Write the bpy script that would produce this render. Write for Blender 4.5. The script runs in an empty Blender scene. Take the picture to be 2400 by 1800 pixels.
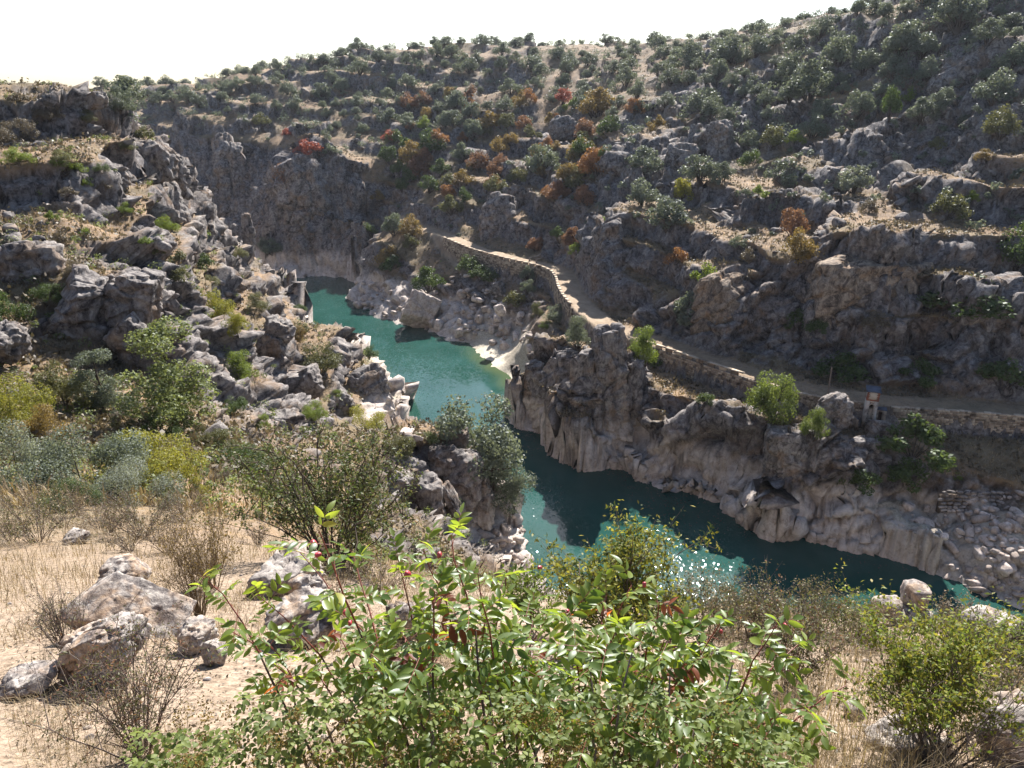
import bpy, math, random
import numpy as np
from mathutils import Vector, Matrix

random.seed(7)
RNG = np.random.default_rng(11)
SC = bpy.context.scene
COL = SC.collection
R = math.radians

# ------------------------------------------------------------------ camera, sky, sun, exposure
PITCH = R(21.0)
FPX = 1779.0                      # focal length in pixels of the 2400 x 1800 photograph
cam_d = bpy.data.cameras.new('camera')
cam_d.sensor_fit = 'HORIZONTAL'
cam_d.sensor_width = 36.0
cam_d.lens = 36.0 * FPX / 2400.0
cam_d.clip_start = 0.05
cam_d.clip_end = 6000.0
cam = bpy.data.objects.new('camera', cam_d)
COL.objects.link(cam)
cam.location = (0, 0, 0)
cam.rotation_euler = (R(90) - PITCH, 0, 0)
SC.camera = cam

SUN_AZ, SUN_EL = R(15.0), R(40.0)  # azimuth to the right of the view, elevation
SUN_DIR = Vector((math.sin(SUN_AZ) * math.cos(SUN_EL), math.cos(SUN_AZ) * math.cos(SUN_EL), math.sin(SUN_EL)))
w = bpy.data.worlds.new('World')
SC.world = w
w.use_nodes = True
nt = w.node_tree
bg = nt.nodes['Background']
sky = nt.nodes.new('ShaderNodeTexSky')
sky.sky_type = 'NISHITA'
sky.sun_disc = False
sky.sun_elevation = SUN_EL
sky.sun_rotation = SUN_AZ
sky.altitude = 700
sky.air_density = 1.0
sky.dust_density = 1.6
sky.ozone_density = 2.0
nt.links.new(sky.outputs[0], bg.inputs[0])
bg.inputs[1].default_value = 0.075
sun_d = bpy.data.lights.new('sun', 'SUN')
sun_d.energy = 5.0
sun_d.angle = R(0.55)
sun_d.color = (1.0, 0.975, 0.94)
sun = bpy.data.objects.new('sun', sun_d)
COL.objects.link(sun)
sun.rotation_euler = SUN_DIR.to_track_quat('Z', 'Y').to_euler()
sun.location = (40, 120, 140)
SC.view_settings.view_transform = 'Standard'
SC.view_settings.look = 'None'
SC.view_settings.exposure = 1.38
SC.view_settings.gamma = 1.0
SC.view_settings.use_curve_mapping = False
SC.cycles.max_bounces = 6
SC.cycles.diffuse_bounces = 2
SC.cycles.glossy_bounces = 2
SC.cycles.transmission_bounces = 4
SC.cycles.transparent_max_bounces = 8
SC.cycles.caustics_reflective = False
SC.cycles.caustics_refractive = False
SC.cycles.sample_clamp_indirect = 6.0

# ------------------------------------------------------------------ helpers: pixels, noise, meshes, materials
CP, SP = math.cos(PITCH), math.sin(PITCH)
def ray(px, py):
    u, v = (px - 1200) / FPX, (900 - py) / FPX
    return (u, CP + v * SP, -SP + v * CP)
def at_y(px, py, Y):                   # point on the pixel's ray at forward distance Y
    d = ray(px, py); t = Y / d[1]
    return (d[0] * t, Y, d[2] * t)
def at_z(px, py, z):                   # point on the pixel's ray at height z
    d = ray(px, py); t = z / d[2]
    return (d[0] * t, d[1] * t, z)

def _hash(ix, iy, iz, s):
    h = (ix.astype(np.uint32) * np.uint32(374761393) + iy.astype(np.uint32) * np.uint32(668265263)
         + iz.astype(np.uint32) * np.uint32(2147483647 - 1013904223) + np.uint32((s * 974634777 + 12345) & 0xffffffff))
    h = (h ^ (h >> np.uint32(13))) * np.uint32(1274126177)
    h = (h ^ (h >> np.uint32(16))) * np.uint32(2246822519)
    return h ^ (h >> np.uint32(15))
def _h01(ix, iy, iz, s):
    return (_hash(ix, iy, iz, s) & np.uint32(0xffffff)).astype(np.float32) / np.float32(16777215.0)
def noise(p, s=0):                     # smooth value noise, -1..1, p is (N,3)
    p = p.astype(np.float32)
    f = np.floor(p); i = f.astype(np.int64); t = p - f
    t = t * t * t * (t * (t * 6 - 15) + 10)
    out = 0
    for dx in (0, 1):
        wx = t[:, 0] if dx else 1 - t[:, 0]
        for dy in (0, 1):
            wy = t[:, 1] if dy else 1 - t[:, 1]
            for dz in (0, 1):
                wz = t[:, 2] if dz else 1 - t[:, 2]
                out = out + wx * wy * wz * _h01(i[:, 0] + dx, i[:, 1] + dy, i[:, 2] + dz, s)
    return out * 2 - 1
def fbm(p, octv=4, s=0, gain=0.5):
    a, tot, out = 1.0, 0.0, 0
    for k in range(octv):
        out = out + a * noise(p * (2.03 ** k) + 17.3 * k, s + k)
        tot += a; a *= gain
    return out / tot
def worley(p, s=0):                    # F1, F2 and a random number per cell
    p = p.astype(np.float32)
    f = np.floor(p); i = f.astype(np.int64)
    f1 = np.full(len(p), 9, np.float32); f2 = f1.copy(); cid = np.zeros(len(p), np.float32)
    cv = np.zeros((len(p), 3), np.float32)
    for dx in (-1, 0, 1):
        for dy in (-1, 0, 1):
            for dz in (-1, 0, 1):
                jx, jy, jz = i[:, 0] + dx, i[:, 1] + dy, i[:, 2] + dz
                h = _hash(jx, jy, jz, s)
                ox = jx + (h & np.uint32(1023)).astype(np.float32) / 1023
                oy = jy + ((h >> np.uint32(10)) & np.uint32(1023)).astype(np.float32) / 1023
                oz = jz + ((h >> np.uint32(20)) & np.uint32(1023)).astype(np.float32) / 1023
                vx, vy, vz = p[:, 0] - ox, p[:, 1] - oy, p[:, 2] - oz
                d = np.sqrt(vx * vx + vy * vy + vz * vz).astype(np.float32)
                near = d < f1
                f2 = np.where(near, f1, np.minimum(f2, d))
                f1 = np.where(near, d, f1)
                cid = np.where(near, ((h * np.uint32(2654435761)) >> np.uint32(8)).astype(np.float32) / 16777216.0, cid)
                cv[near] = np.stack([vx, vy, vz], 1)[near]
    return f1, f2, cid, cv
def sstep(a, b, x):
    t = np.clip((x - a) / (b - a), 0, 1)
    return t * t * (3 - 2 * t)

def mesh_np(name, verts, faces, mat=None, smooth=False, mats=None, midx=None):
    verts = np.ascontiguousarray(verts, np.float32); me = bpy.data.meshes.new(name)
    if isinstance(faces, np.ndarray):
        k = faces.shape[1]; n = len(faces)
        me.vertices.add(len(verts)); me.vertices.foreach_set('co', verts.ravel())
        me.loops.add(n * k); me.loops.foreach_set('vertex_index', np.ascontiguousarray(faces, np.int32).ravel())
        me.polygons.add(n)
        me.polygons.foreach_set('loop_start', np.arange(0, n * k, k, dtype=np.int32))
        me.polygons.foreach_set('loop_total', np.full(n, k, np.int32))
        me.update(calc_edges=True)
    else:
        me.from_pydata([tuple(map(float, v)) for v in verts], [], faces); me.update()
    if smooth:
        me.polygons.foreach_set('use_smooth', np.ones(len(me.polygons), bool))
    for m in (mats or ([mat] if mat else [])):
        me.materials.append(m)
    if midx is not None:
        me.polygons.foreach_set('material_index', np.asarray(midx, np.int32))
    return me
def attr(me, name, vals):
    a = me.attributes.new(name, 'FLOAT', 'POINT'); a.data.foreach_set('value', np.ascontiguousarray(vals, np.float32))
def link(name, me, parent=None, loc=None, rot=None, scale=None):
    o = bpy.data.objects.new(name, me); COL.objects.link(o)
    if parent is not None: o.parent = parent
    if loc is not None: o.location = loc
    if rot is not None: o.rotation_euler = rot
    if scale is not None: o.scale = scale if hasattr(scale, '__len__') else (scale,) * 3
    return o
def tag(o, label=None, cat=None, group=None, kind=None):
    if label: o['label'] = label
    if cat: o['category'] = cat
    if group: o['group'] = group
    if kind: o['kind'] = kind
    return o

class NT:                               # small node-tree writer
    def __init__(self, name):
        self.m = bpy.data.materials.new(name); self.m.use_nodes = True
        self.t = self.m.node_tree; self.b = self.t.nodes['Principled BSDF']; self.out = self.t.nodes['Material Output']
    def n(self, typ, **kw):
        nd = self.t.nodes.new(typ)
        for k, v in kw.items():
            if k == 'inp':
                for kk, vv in v.items():
                    if hasattr(vv, 'bl_idname') or isinstance(vv, bpy.types.NodeSocket): self.t.links.new(vv, nd.inputs[kk])
                    else: nd.inputs[kk].default_value = vv
            else: setattr(nd, k, v)
        return nd
    def link(self, a, b): self.t.links.new(a, b)
    def attr(self, name): return self.n('ShaderNodeAttribute', attribute_name=name).outputs['Fac']
    def coord(self): return self.n('ShaderNodeTexCoord').outputs['Object']
    def geo(self): return self.n('ShaderNodeNewGeometry')
    def noise(self, vec, scale, detail=4, rough=0.6, dist=0.0):
        return self.n('ShaderNodeTexNoise', inp={'Vector': vec, 'Scale': scale, 'Detail': detail, 'Roughness': rough, 'Distortion': dist}).outputs['Fac']
    def ramp(self, fac, stops):
        r = self.n('ShaderNodeValToRGB'); self.link(fac, r.inputs[0])
        e = r.color_ramp.elements
        while len(e) < len(stops): e.new(0.5)
        for el, (p, c) in zip(e, stops):
            el.position = p; el.color = (*c, 1) if len(c) == 3 else c
        return r.outputs[0]
    def mix(self, f, a, b, mode='MIX'):
        nd = self.n('ShaderNodeMix', data_type='RGBA', blend_type=mode)
        for s, v in ((nd.inputs[0], f), (nd.inputs[6], a), (nd.inputs[7], b)):
            if isinstance(v, bpy.types.NodeSocket): self.link(v, s)
            elif isinstance(v, (int, float)): s.default_value = v
            else: s.default_value = (*v, 1)
        return nd.outputs[2]
    def math(self, op, a, b=0.0, clamp=False):
        nd = self.n('ShaderNodeMath', operation=op, use_clamp=clamp)
        for s, v in ((nd.inputs[0], a), (nd.inputs[1], b)):
            if isinstance(v, bpy.types.NodeSocket): self.link(v, s)
            else: s.default_value = v
        return nd.outputs[0]
    def maprange(self, v, a, b, c=0.0, d=1.0):
        return self.n('ShaderNodeMapRange', inp={'Value': v, 'From Min': a, 'From Max': b, 'To Min': c, 'To Max': d}).outputs[0]
    def bump(self, h, dist, strength=1.0, normal=None):
        nd = self.n('ShaderNodeBump', inp={'Height': h, 'Distance': dist, 'Strength': strength})
        if normal is not None: self.link(normal, nd.inputs['Normal'])
        return nd.outputs[0]
    def set(self, color=None, rough=None, normal=None, spec=None):
        for k, v in (('Base Color', color), ('Roughness', rough), ('Normal', normal), ('Specular IOR Level', spec)):
            if v is None: continue
            s = self.b.inputs[k]
            if isinstance(v, bpy.types.NodeSocket): self.link(v, s)
            elif isinstance(v, (int, float)): s.default_value = v
            else: s.default_value = (*v, 1)
        return self.m
# ------------------------------------------------------------------ the lie of the land
WATER = -52.0
right_bank = [at_z(x, y, WATER) for x, y in [(655, 645), (700, 650), (760, 648), (815, 652), (838, 668), (812, 700), (850, 722), (880, 735), (935, 764), (1000, 772),
    (1060, 796), (1108, 803), (1118, 838), (1150, 862), (1185, 900), (1190, 945), (1198, 985), (1225, 1006), (1280, 1016), (1335, 1018), (1375, 1045), (1430, 1092),
    (1490, 1092), (1530, 1138), (1600, 1142), (1680, 1172), (1750, 1203), (1870, 1253), (1960, 1280), (2060, 1294), (2200, 1345), (2320, 1395), (2420, 1440)]]
left_bank = [at_z(x, y, WATER) for x, y in [(655, 735), (700, 752), (760, 785), (860, 835), (925, 905), (945, 960), (948, 1020), (985, 1065), (1060, 1085), (1170, 1145), (1190, 1190), (1215, 1320)]]
right_bank = [(-190, 300, WATER), (-140, 275, WATER), (-100, 250, WATER), (-82, 236, WATER)] + right_bank + [(75, 52, WATER), (110, 30, WATER), (160, 8, WATER)]
left_bank = [(-190, 268, WATER), (-140, 246, WATER), (-105, 226, WATER), (-78, 208, WATER), (-64, 196, WATER)] + left_bank + [(14, 63, WATER), (30, 53, WATER), (50, 40, WATER), (75, 20, WATER), (110, -6, WATER)]
def densify(pl, step):
    out = []
    for a, b in zip(pl[:-1], pl[1:]):
        n = max(1, int(math.dist(a, b) / step))
        for k in range(n):
            t = k / n; out.append(tuple(a[i] * (1 - t) + b[i] * t for i in range(3)))
    out.append(tuple(pl[-1])); return out
def resample(pl, n):
    pl = np.array(pl); s = np.concatenate([[0], np.cumsum(np.linalg.norm(np.diff(pl, axis=0), axis=1))])
    t = np.linspace(0, s[-1], n)
    return np.stack([np.interp(t, s, pl[:, i]) for i in range(pl.shape[1])], 1)
ctrl = []
ctrl += densify(right_bank, 5) + densify(left_bank, 6)
mid_a, mid_b = resample(right_bank, 40), resample(left_bank, 40)
river_mid = []
LB = np.array(densify(left_bank, 2)); RB = np.array(densify(right_bank, 2))
for q in densify(right_bank, 7):
    d = np.hypot(LB[:, 0] - q[0], LB[:, 1] - q[1]); j = int(np.argmin(d))
    m = ((q[0] + LB[j, 0]) / 2, (q[1] + LB[j, 1]) / 2)
    if d[j] > 8: river_mid.append((m[0], m[1], WATER - 5.0))
ctrl += river_mid
PTS = [  # (pixel x, pixel y, forward distance): the land as it shows in the photograph
 # own slope
 (-200,1800,2.8),(0,1800,2.8),(600,1800,2.8),(1200,1800,2.8),(1800,1800,2.8),(2400,1800,2.8),(2600,1800,2.8),
 (-200,1600,4.1),(0,1600,4.1),(600,1600,4.1),(1200,1600,4.1),(1800,1600,4.1),(2400,1600,4.1),
 (-200,1450,5.9),(0,1450,5.9),(300,1450,5.9),(600,1450,5.9),(900,1450,5.9),(1200,1470,5.7),(1500,1500,5.5),(1800,1490,5.7),(1900,1478,6.0),(2050,1466,6.5),(2140,1462,6.6),(2250,1490,6.2),(2450,1510,5.8),
 (-100,1350,8.3),(100,1350,8.3),(350,1350,8.3),(600,1350,8.3),(850,1370,7.6),
 (0,1280,11.2),(200,1280,11.2),(400,1280,11.2),(600,1290,11),(750,1310,10),
 (0,1220,16),(200,1220,16),(400,1225,16),(560,1240,14.5),
 (-100,1160,25),(0,1150,26),(150,1160,25),(300,1155,26),(450,1185,21),(600,1210,18),
 (0,1085,34),(120,1100,32),(250,1105,32),(340,1120,31),(420,1070,39),(350,1005,46),(250,955,50),(150,930,50),(50,900,49),(-80,890,48),
 (430,1010,50),(520,1000,55),(600,1060,50),(560,1120,38),(480,1130,33),
 (-80,840,55),(60,800,58),(120,790,60),(260,865,58),(180,855,56),(335,855,60),(250,615,66),(150,580,70),(335,680,66),(60,640,66),(380,800,66),(400,880,62),
 (-60,640,66),(40,560,74),(0,500,80),(100,480,84),(200,530,80),(300,560,80),(385,620,80),
 (-60,420,92),(0,420,92),(100,400,95),(200,430,92),(300,450,95),(0,330,103),(100,300,107),(200,285,111),(300,340,108),
 (-80,235,122),(0,240,120),(70,240,118),(150,238,118),(230,250,118),(280,270,120),(335,305,124),
 (375,348,130),(432,385,140),(442,440,146),(480,492,152),(520,540,160),(556,575,168),(600,598,178),(645,645,186),
 (330,430,112),(380,500,118),(420,560,120),(470,560,138),(500,640,130),(560,650,148),(600,680,162),(640,700,180),(450,640,110),(400,690,92),(480,720,100),(550,740,112),
 (620,735,140),(520,800,87),(450,780,87),(600,780,100),(640,762,106),(690,765,138),(760,792,133),(830,818,129),(875,862,125),(905,922,122.5),
 (750,850,112),(800,930,106),(860,1005,101),(700,905,96),(620,885,87),(560,925,76),(600,985,66),(700,1005,76),(785,1050,80),(885,1062,88),
 (1070,1012,82),(1000,1050,77),(930,1092,73),(1112,1100,83),(1160,1168,86),(1110,1200,76.5),(1000,1225,68),(1135,1260,75),(1175,1290,76.5),(920,1205,64),(850,1120,68),(800,1150,54),(1060,1300,60),(1192,1352,70),
 # far side, left to right
 (640,560,231),(640,440,237),(680,352,243),(760,347,243),(800,400,239),(835,480,236),(700,580,229),(770,580,229),(850,556,234),
 (480,440,266),(430,400,262),(500,330,276),(560,270,287),(420,300,285),(330,262,330),(450,232,335),(560,190,350),(300,236,620),(420,214,430),(200,246,560),
 (640,166,350),(800,146,342),(1000,132,336),(1200,128,326),(1400,131,312),(1600,112,288),(1750,100,268),(1900,66,243),(2060,20,218),(2250,-30,203),(2400,-60,193),(2600,-120,180),
 (620,300,290),(700,260,300),(800,250,300),(900,250,292),(1000,200,305),(900,350,264),(800,320,265),(1000,350,257),(1100,250,282),(1200,300,257),(1200,200,292),(1350,200,282),(1350,300,247),(1300,400,217),(1200,400,222),
 (1100,400,237),(1000,430,238),(920,450,242),(880,505,240),(960,500,226),
 (1100,535,203),(1150,480,209),(1185,430,213),(1180,580,189.5),(1262,592,179),(1295,520,187),(1365,640,159),(1370,560,159),(1425,500,158),(1372,700,144.5),(1480,738,134),(1500,765,126),(1480,500,149),
 (1560,655,128),(1600,778,121),(1625,700,122.5),(1645,610,125),(1600,560,142),(1620,500,150),(1655,400,173),(1550,400,177),(1450,350,191),(1500,250,226),(1650,300,206),(1750,250,206),(1800,350,176),(1800,450,153),(1800,550,134),
 (1750,640,116.5),(1750,750,114),(1750,838,111.5),(1900,620,112.5),(1900,750,109.5),(1950,858,106),(2100,600,106.8),(2100,740,104.8),(2150,878,103),(2300,640,101.8),(2300,780,100.6),(2300,903,100),(2420,650,99),(2420,918,98),
 (2000,450,143),(2200,500,129),(2360,520,123),(2000,330,166),(2200,380,146),(2400,400,136),(2000,200,188),(2200,250,166),(2400,280,151),(2200,120,183),(2400,120,167),
 # between road and water on the right bank
 (2083,1003,89.5),(2240,1015,89),(2420,1030,88),(2200,1100,84.5),(2360,1100,84),(2200,1200,80),(2360,1220,77),(2150,1262,79.5),(2300,1320,73),(2450,1330,70),
 (1850,1012,86.3),(1960,990,88.3),(2060,1012,88),(1960,1100,84),(1850,1130,84.6),(1810,1060,87),(1770,1040,89.5),(1760,1130,88.3),(1700,1000,92.5),(1700,905,99),(1600,1000,96.8),(1610,1090,95.2),(1650,855,108),(1560,905,104),(1530,1000,99.5),
 (1368,805,107),(1420,768,107),(1478,800,107.5),(1390,900,105.5),(1470,900,106),(1262,835,120),(1300,805,118),(1345,812,114),(1258,920,117),(1310,930,115.5),
 (1250,765,148),(1200,722,163),(1285,722,143),(1150,700,171),(1200,800,156),(1150,770,161),(1100,640,180),(1150,640,176),(1080,582,196),(1190,845,146.5),(1160,812,155),(1215,932,128.5),(1215,872,140.5),(1228,902,134),(1172,790,161),(1205,822,152),(1232,940,127),
 (990,562,204),(950,545,209),(1000,640,191),(920,640,197),(1000,700,181),(900,700,192),(1060,740,172),(862,622,206),(882,565,214),(932,525,217),
]
ctrl += [at_y(*q) for q in PTS]
ctrl += [  # ground the photograph cannot see, in metres
 (0, 0.5, -1.72), (0, -3, -1.2), (-6, 0, -1.6), (6, 0, -1.8), (0, -20, 3), (-30, -20, 2), (30, -20, 2), (-60, -60, 6), (60, -60, 4), (0, -120, 8), (-40, 10, -3), (40, 8, -8), (80, -20, -20),
 (10, 16, -13.5), (0, 18, -15), (-2, 30, -24), (4, 40, -33), (10, 48, -41), (20, 40, -41), (28, 34, -40), (6, 30, -26), (16, 26, -24), (25, 18, -18), (40, 20, -26), (-8, 26, -18.5), (-6, 45, -31),
 (-130, 155, -4), (-160, 130, -6), (-100, 160, -12), (-120, 185, -22), (-90, 190, -34), (-150, 210, -26), (-90, 110, -1), (-130, 60, 0), (-80, 40, -2), (-60, 60, -12),
 (-220, 330, -2), (-150, 310, -14), (-260, 280, -12), (-250, 200, -10), (-300, 420, -8),
 (-150, 500, 8), (0, 460, 14), (120, 420, 15), (200, 320, 24), (240, 220, 30), (180, 120, 16), (150, 80, -12), (200, 60, 0), (130, 66, -36), (240, 120, 26),
 (-300, 700, -10), (0, 800, 8), (300, 700, 10), (500, 300, 22), (-500, 300, -16), (-500, 0, -4), (400, 0, 14), (0, -400, 10), (700, 700, 10), (-700, 700, -20), (-200, 620, -3),
]
ctrl = np.array(ctrl)
_, ui = np.unique(np.round(ctrl[:, :2] / 0.4).astype(int), axis=0, return_index=True)
ctrl = ctrl[ui]
NC = len(ctrl)
def _phi(d): return d
_D = np.hypot(ctrl[:, None, 0] - ctrl[None, :, 0], ctrl[:, None, 1] - ctrl[None, :, 1])
_A = np.zeros((NC + 3, NC + 3)); _A[:NC, :NC] = _D - np.eye(NC) * 0.25
_A[:NC, NC] = 1; _A[:NC, NC + 1:] = ctrl[:, :2]; _A[NC, :NC] = 1; _A[NC + 1:, :NC] = ctrl[:, :2].T
_b = np.zeros(NC + 3); _b[:NC] = ctrl[:, 2]
_w = np.linalg.solve(_A, _b)
def base_h(x, y):
    x = np.asarray(x, np.float32).ravel(); y = np.asarray(y, np.float32).ravel()
    out = np.empty(len(x), np.float32)
    cx, cy, ww = ctrl[:, 0].astype(np.float32), ctrl[:, 1].astype(np.float32), _w[:NC].astype(np.float32)
    for k in range(0, len(x), 20000):
        xs, ys = x[k:k + 20000, None], y[k:k + 20000, None]
        d = np.sqrt((xs - cx) ** 2 + (ys - cy) ** 2)
        out[k:k + 20000] = d @ ww + _w[NC] + _w[NC + 1] * xs[:, 0] + _w[NC + 2] * ys[:, 0]
    return out

# road along the right bank: outer (river side) edge traced in the photograph, inner edge 5 m towards the hill
road_outer = [at_z(x, y, z) for x, y, z in [(905, 520, -35.6), (945, 527, -35.3), (990, 540, -35.2), (1042, 560, -35.4), (1102, 586, -36.0), (1180, 608, -36.4), (1235, 620, -36.6), (1270, 628, -36.8), (1296, 640, -37.0), (1306, 655, -37.1), (1310, 675, -37.2),
     (1322, 697, -37.4), (1345, 724, -37.6), (1400, 768, -37.8), (1460, 790, -37.9), (1545, 816, -38.0), (1650, 852, -38.1), (1762, 888, -38.2), (1871, 921, -38.3), (1940, 934, -38.4), (2083, 954, -38.5), (2240, 963, -38.6), (2400, 975, -38.7), (2600, 990, -38.8)]]
RO = resample(road_outer, 520)
k5 = np.ones(9) / 9
for _ in range(2):
    P = np.pad(RO, ((4, 4), (0, 0)), mode='edge')
    RO[2:-2] = np.stack([np.convolve(P[:, i], k5, 'valid') for i in range(3)], 1)[2:-2]
T = np.gradient(RO[:, :2], axis=0); T /= np.linalg.norm(T, axis=1)[:, None]
NRM = np.stack([T[:, 1], -T[:, 0]], 1)          # to one side of the travel direction
if np.mean(NRM[-60:, 1]) < 0: NRM = -NRM        # towards the hill
ROAD_W = 4.3
WALL_START = int(np.argmin(np.hypot(RO[:, 0] - at_z(1042, 560, -35.4)[0], RO[:, 1] - at_z(1042, 560, -35.4)[1])))
WALL_END = int(np.argmin(np.hypot(RO[:, 0] - at_z(1345, 724, -37.6)[0], RO[:, 1] - at_z(1345, 724, -37.6)[1])))
_sel = [(q, 0) for q in []]
def _cliff(bank, x0, y0, x1, y1, hgt):
    a = at_z(x0, y0, WATER); b = at_z(x1, y1, WATER); bk = np.array(densify(bank, 1.0))
    i, j = sorted((int(np.argmin(np.hypot(bk[:, 0] - a[0], bk[:, 1] - a[1]))), int(np.argmin(np.hypot(bk[:, 0] - b[0], bk[:, 1] - b[1])))))
    o = bk[i:j + 1].copy(); o[:, 2] = hgt; return o
CLIFFY = np.concatenate([_cliff(right_bank, 655, 645, 815, 652, 14.0), _cliff(right_bank, 1245, 1010, 1500, 1095, 9.0), _cliff(right_bank, 1500, 1095, 1620, 1150, 4.5), _cliff(right_bank, 1620, 1150, 1960, 1280, 8.0), _cliff(right_bank, 1960, 1280, 2040, 1292, 4.0),
    _cliff(left_bank, 655, 735, 700, 752, 9.0), _cliff(left_bank, 870, 845, 940, 960, 4.0), _cliff(left_bank, 1060, 1085, 1190, 1190, 3.5)])
def road_query(x, y):                            # signed distance from the outer edge towards the hill, road height
    x = np.ravel(x); y = np.ravel(y)
    sd = np.full(len(x), -99.0, np.float32); rz = np.zeros(len(x), np.float32); ii = np.zeros(len(x), np.int32)
    m = (x > -95) & (x < 110) & (y > 70) & (y < 270); idx = np.nonzero(m)[0]
    for k in range(0, len(idx), 20000):
        q = idx[k:k + 20000]
        dx = x[q][:, None] - RO[None, :, 0]; dy = y[q][:, None] - RO[None, :, 1]
        d2 = dx * dx + dy * dy; j = np.argmin(d2, 1)
        a = np.arange(len(q))
        s = dx[a, j] * NRM[j, 0] + dy[a, j] * NRM[j, 1]
        dist = np.sqrt(d2[a, j])
        endcap = (j == 0) & (dist > np.abs(s) + 0.5)
        sd[q] = np.where(endcap, -99, np.sign(s) * dist); rz[q] = RO[j, 2]; ii[q] = j
    return sd, rz, ii
def land(x, y):                                  # macro height: control surface + ribs and gullies + road bench
    x = np.ravel(x); y = np.ravel(y)
    h = base_h(x, y)
    r = np.hypot(x, y)
    p = np.stack([x, y, np.zeros_like(x)], 1)
    amp = sstep(30, 90, r) * sstep(WATER - 1, WATER + 10, h)
    sd, rz, jn = road_query(x, y)
    clear = np.where(sd > -50, np.clip(sstep(6.5, 14, sd) + sstep(7, 13, -sd), 0, 1), 1.0)
    far = sstep(95, 150, r) * (h > -44)
    rib = 1 - np.abs(fbm(p / 26.0 + 3.1, 3, 5)) * 2
    h = h + amp * (rib - 0.45) * (1.9 + 2.6 * far * clear * (1 - 0.6 * sstep(-14, -6, h) * (x > 10)))
    h = h + amp * fbm(p / 9.0, 3, 21) * (1.1 + 0.9 * far * clear)
    # ledges: benches of grass between short cliffs
    step = 6.0
    q = (h + 2.6 * fbm(p / 17.0, 3, 31) + 0.10 * x) / step
    fq = q - np.floor(q)
    led = (np.floor(q) + sstep(0.30, 0.62, fq) - q) * step
    tm = amp * clear * sstep(-0.35, 0.25, fbm(p / 38.0 + 7, 2, 33)) * sstep(45, 70, r) * (1 - sstep(330, 420, r))
    h = h + led * tm * 0.85 * (1 - 0.6 * sstep(-14, -6, h) * (x > 10))
    # banks rise steeply out of the water
    mb = np.nonzero((h > WATER - 0.3) & (h < -36) & (x > -75) & (x < 60) & (y > 62) & (y < 240))[0]
    for k in range(0, len(mb), 20000):
        q_ = mb[k:k + 20000]; xs, ys = x[q_], y[q_]
        db = np.min((xs[:, None] - CLIFFY[None, :, 0]) ** 2 + (ys[:, None] - CLIFFY[None, :, 1]) ** 2, 1); jb = None
        d2 = (xs[:, None] - CLIFFY[None, :, 0]) ** 2 + (ys[:, None] - CLIFFY[None, :, 1]) ** 2
        jb = np.argmin(d2, 1); db = np.sqrt(d2[np.arange(len(q_)), jb]); hm = CLIFFY[jb, 2]
        pn = np.stack([xs, ys, 0 * xs], 1)
        top = hm * (1 + .35 * noise(pn / 6.0, 55) + .2 * noise(pn / 2.2, 56))
        h[q_] = np.maximum(h[q_], WATER - .3 + np.minimum(np.maximum(db - .2, 0) * 3.0, top) * (db < 7))
    near = 1 - sstep(14, 40, r)
    h = h + near * fbm(p / 1.6, 3, 40) * 0.10 * sstep(0.5, 2.5, r)
    # beaches stay low, the bed falls away
    wig = noise(p / 3.0, 9) * 0.25
    t_out = sstep(-0.75, -0.35, sd)
    t_in = 1 - sstep(ROAD_W, ROAD_W + 2.2 + wig, sd)
    on = t_out * t_in * sstep(2, 40, jn.astype(np.float32))
    walled = jn > WALL_START
    dropz = 2.9 + 1.3 * (jn < WALL_END)
    low = np.minimum(h, rz - dropz + np.minimum(0, sd + 4) * 0.45)     # river side of the retaining wall
    h = np.where((sd < 0.2) & (sd > -9) & walled, np.where(sd > -4.5, low, low * (1 - sstep(4.5, 9, -sd)) + h * sstep(4.5, 9, -sd)), h)
    h = h * (1 - on) + (rz + 0.05 * wig + 0.10 * (np.abs(sd - 2.5) < 1.4) * 0) * on
    return h
# ------------------------------------------------------------------ terrain sheet: a ring grid around the viewpoint, finer where the land is steep
AZ = np.concatenate([np.arange(-41, 41.001, 0.105), np.arange(43, 319, 4.0)])
AZr = np.radians(AZ); NA = len(AZ)
NF = 1500
RF = np.exp(np.linspace(math.log(0.25), math.log(1100.0), NF))
AC = np.concatenate([np.arange(-41, 41.001, 0.21), np.arange(43, 319, 4.0)]); ACr = np.radians(AC)
gx = (RF[None, :] * np.sin(ACr)[:, None]); gy = (RF[None, :] * np.cos(ACr)[:, None])
HC = land(gx, gy).reshape(len(AC), NF)
# where samples go along each radius
phi = np.arctan2(HC, RF[None, :])
runmax = np.maximum.accumulate(phi, axis=1)
vis = (phi >= runmax - 0.012).astype(np.float32)
dphi = np.abs(np.diff(phi, axis=1)); dr = np.diff(RF)[None, :]; dz = np.diff(HC, axis=1)
ds = np.sqrt(dr * dr + dz * dz) / RF[None, 1:]
wgt = (0.30 * ds + dphi) * (0.26 + 0.74 * vis[:, 1:])
wgt = wgt * np.where(phi[:, 1:] < R(-52), 0.12, 1.0) * np.where(HC[:, 1:] < WATER - 0.5, 0.25, 1.0)
def boxf(A, n, ax):
    A = np.moveaxis(A, ax, 0); Pd = np.concatenate([np.repeat(A[:1], n, 0), A, np.repeat(A[-1:], n, 0)])
    c = np.concatenate([np.zeros_like(Pd[:1]), np.cumsum(Pd, 0)]); o = (c[2 * n + 1:] - c[:-2 * n - 1]) / (2 * n + 1)
    return np.moveaxis(o, 0, ax)
for _ in range(2): wgt = boxf(boxf(wgt, 14, 0), 6, 1)
cum = np.concatenate([np.zeros((len(AC), 1)), np.cumsum(wgt, 1)], 1); cum /= cum[:, -1:]
NRW = 770
tt = np.linspace(0, 1, NRW)
SR_c = np.stack([np.interp(tt, cum[j], RF) for j in range(len(AC))])
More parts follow.
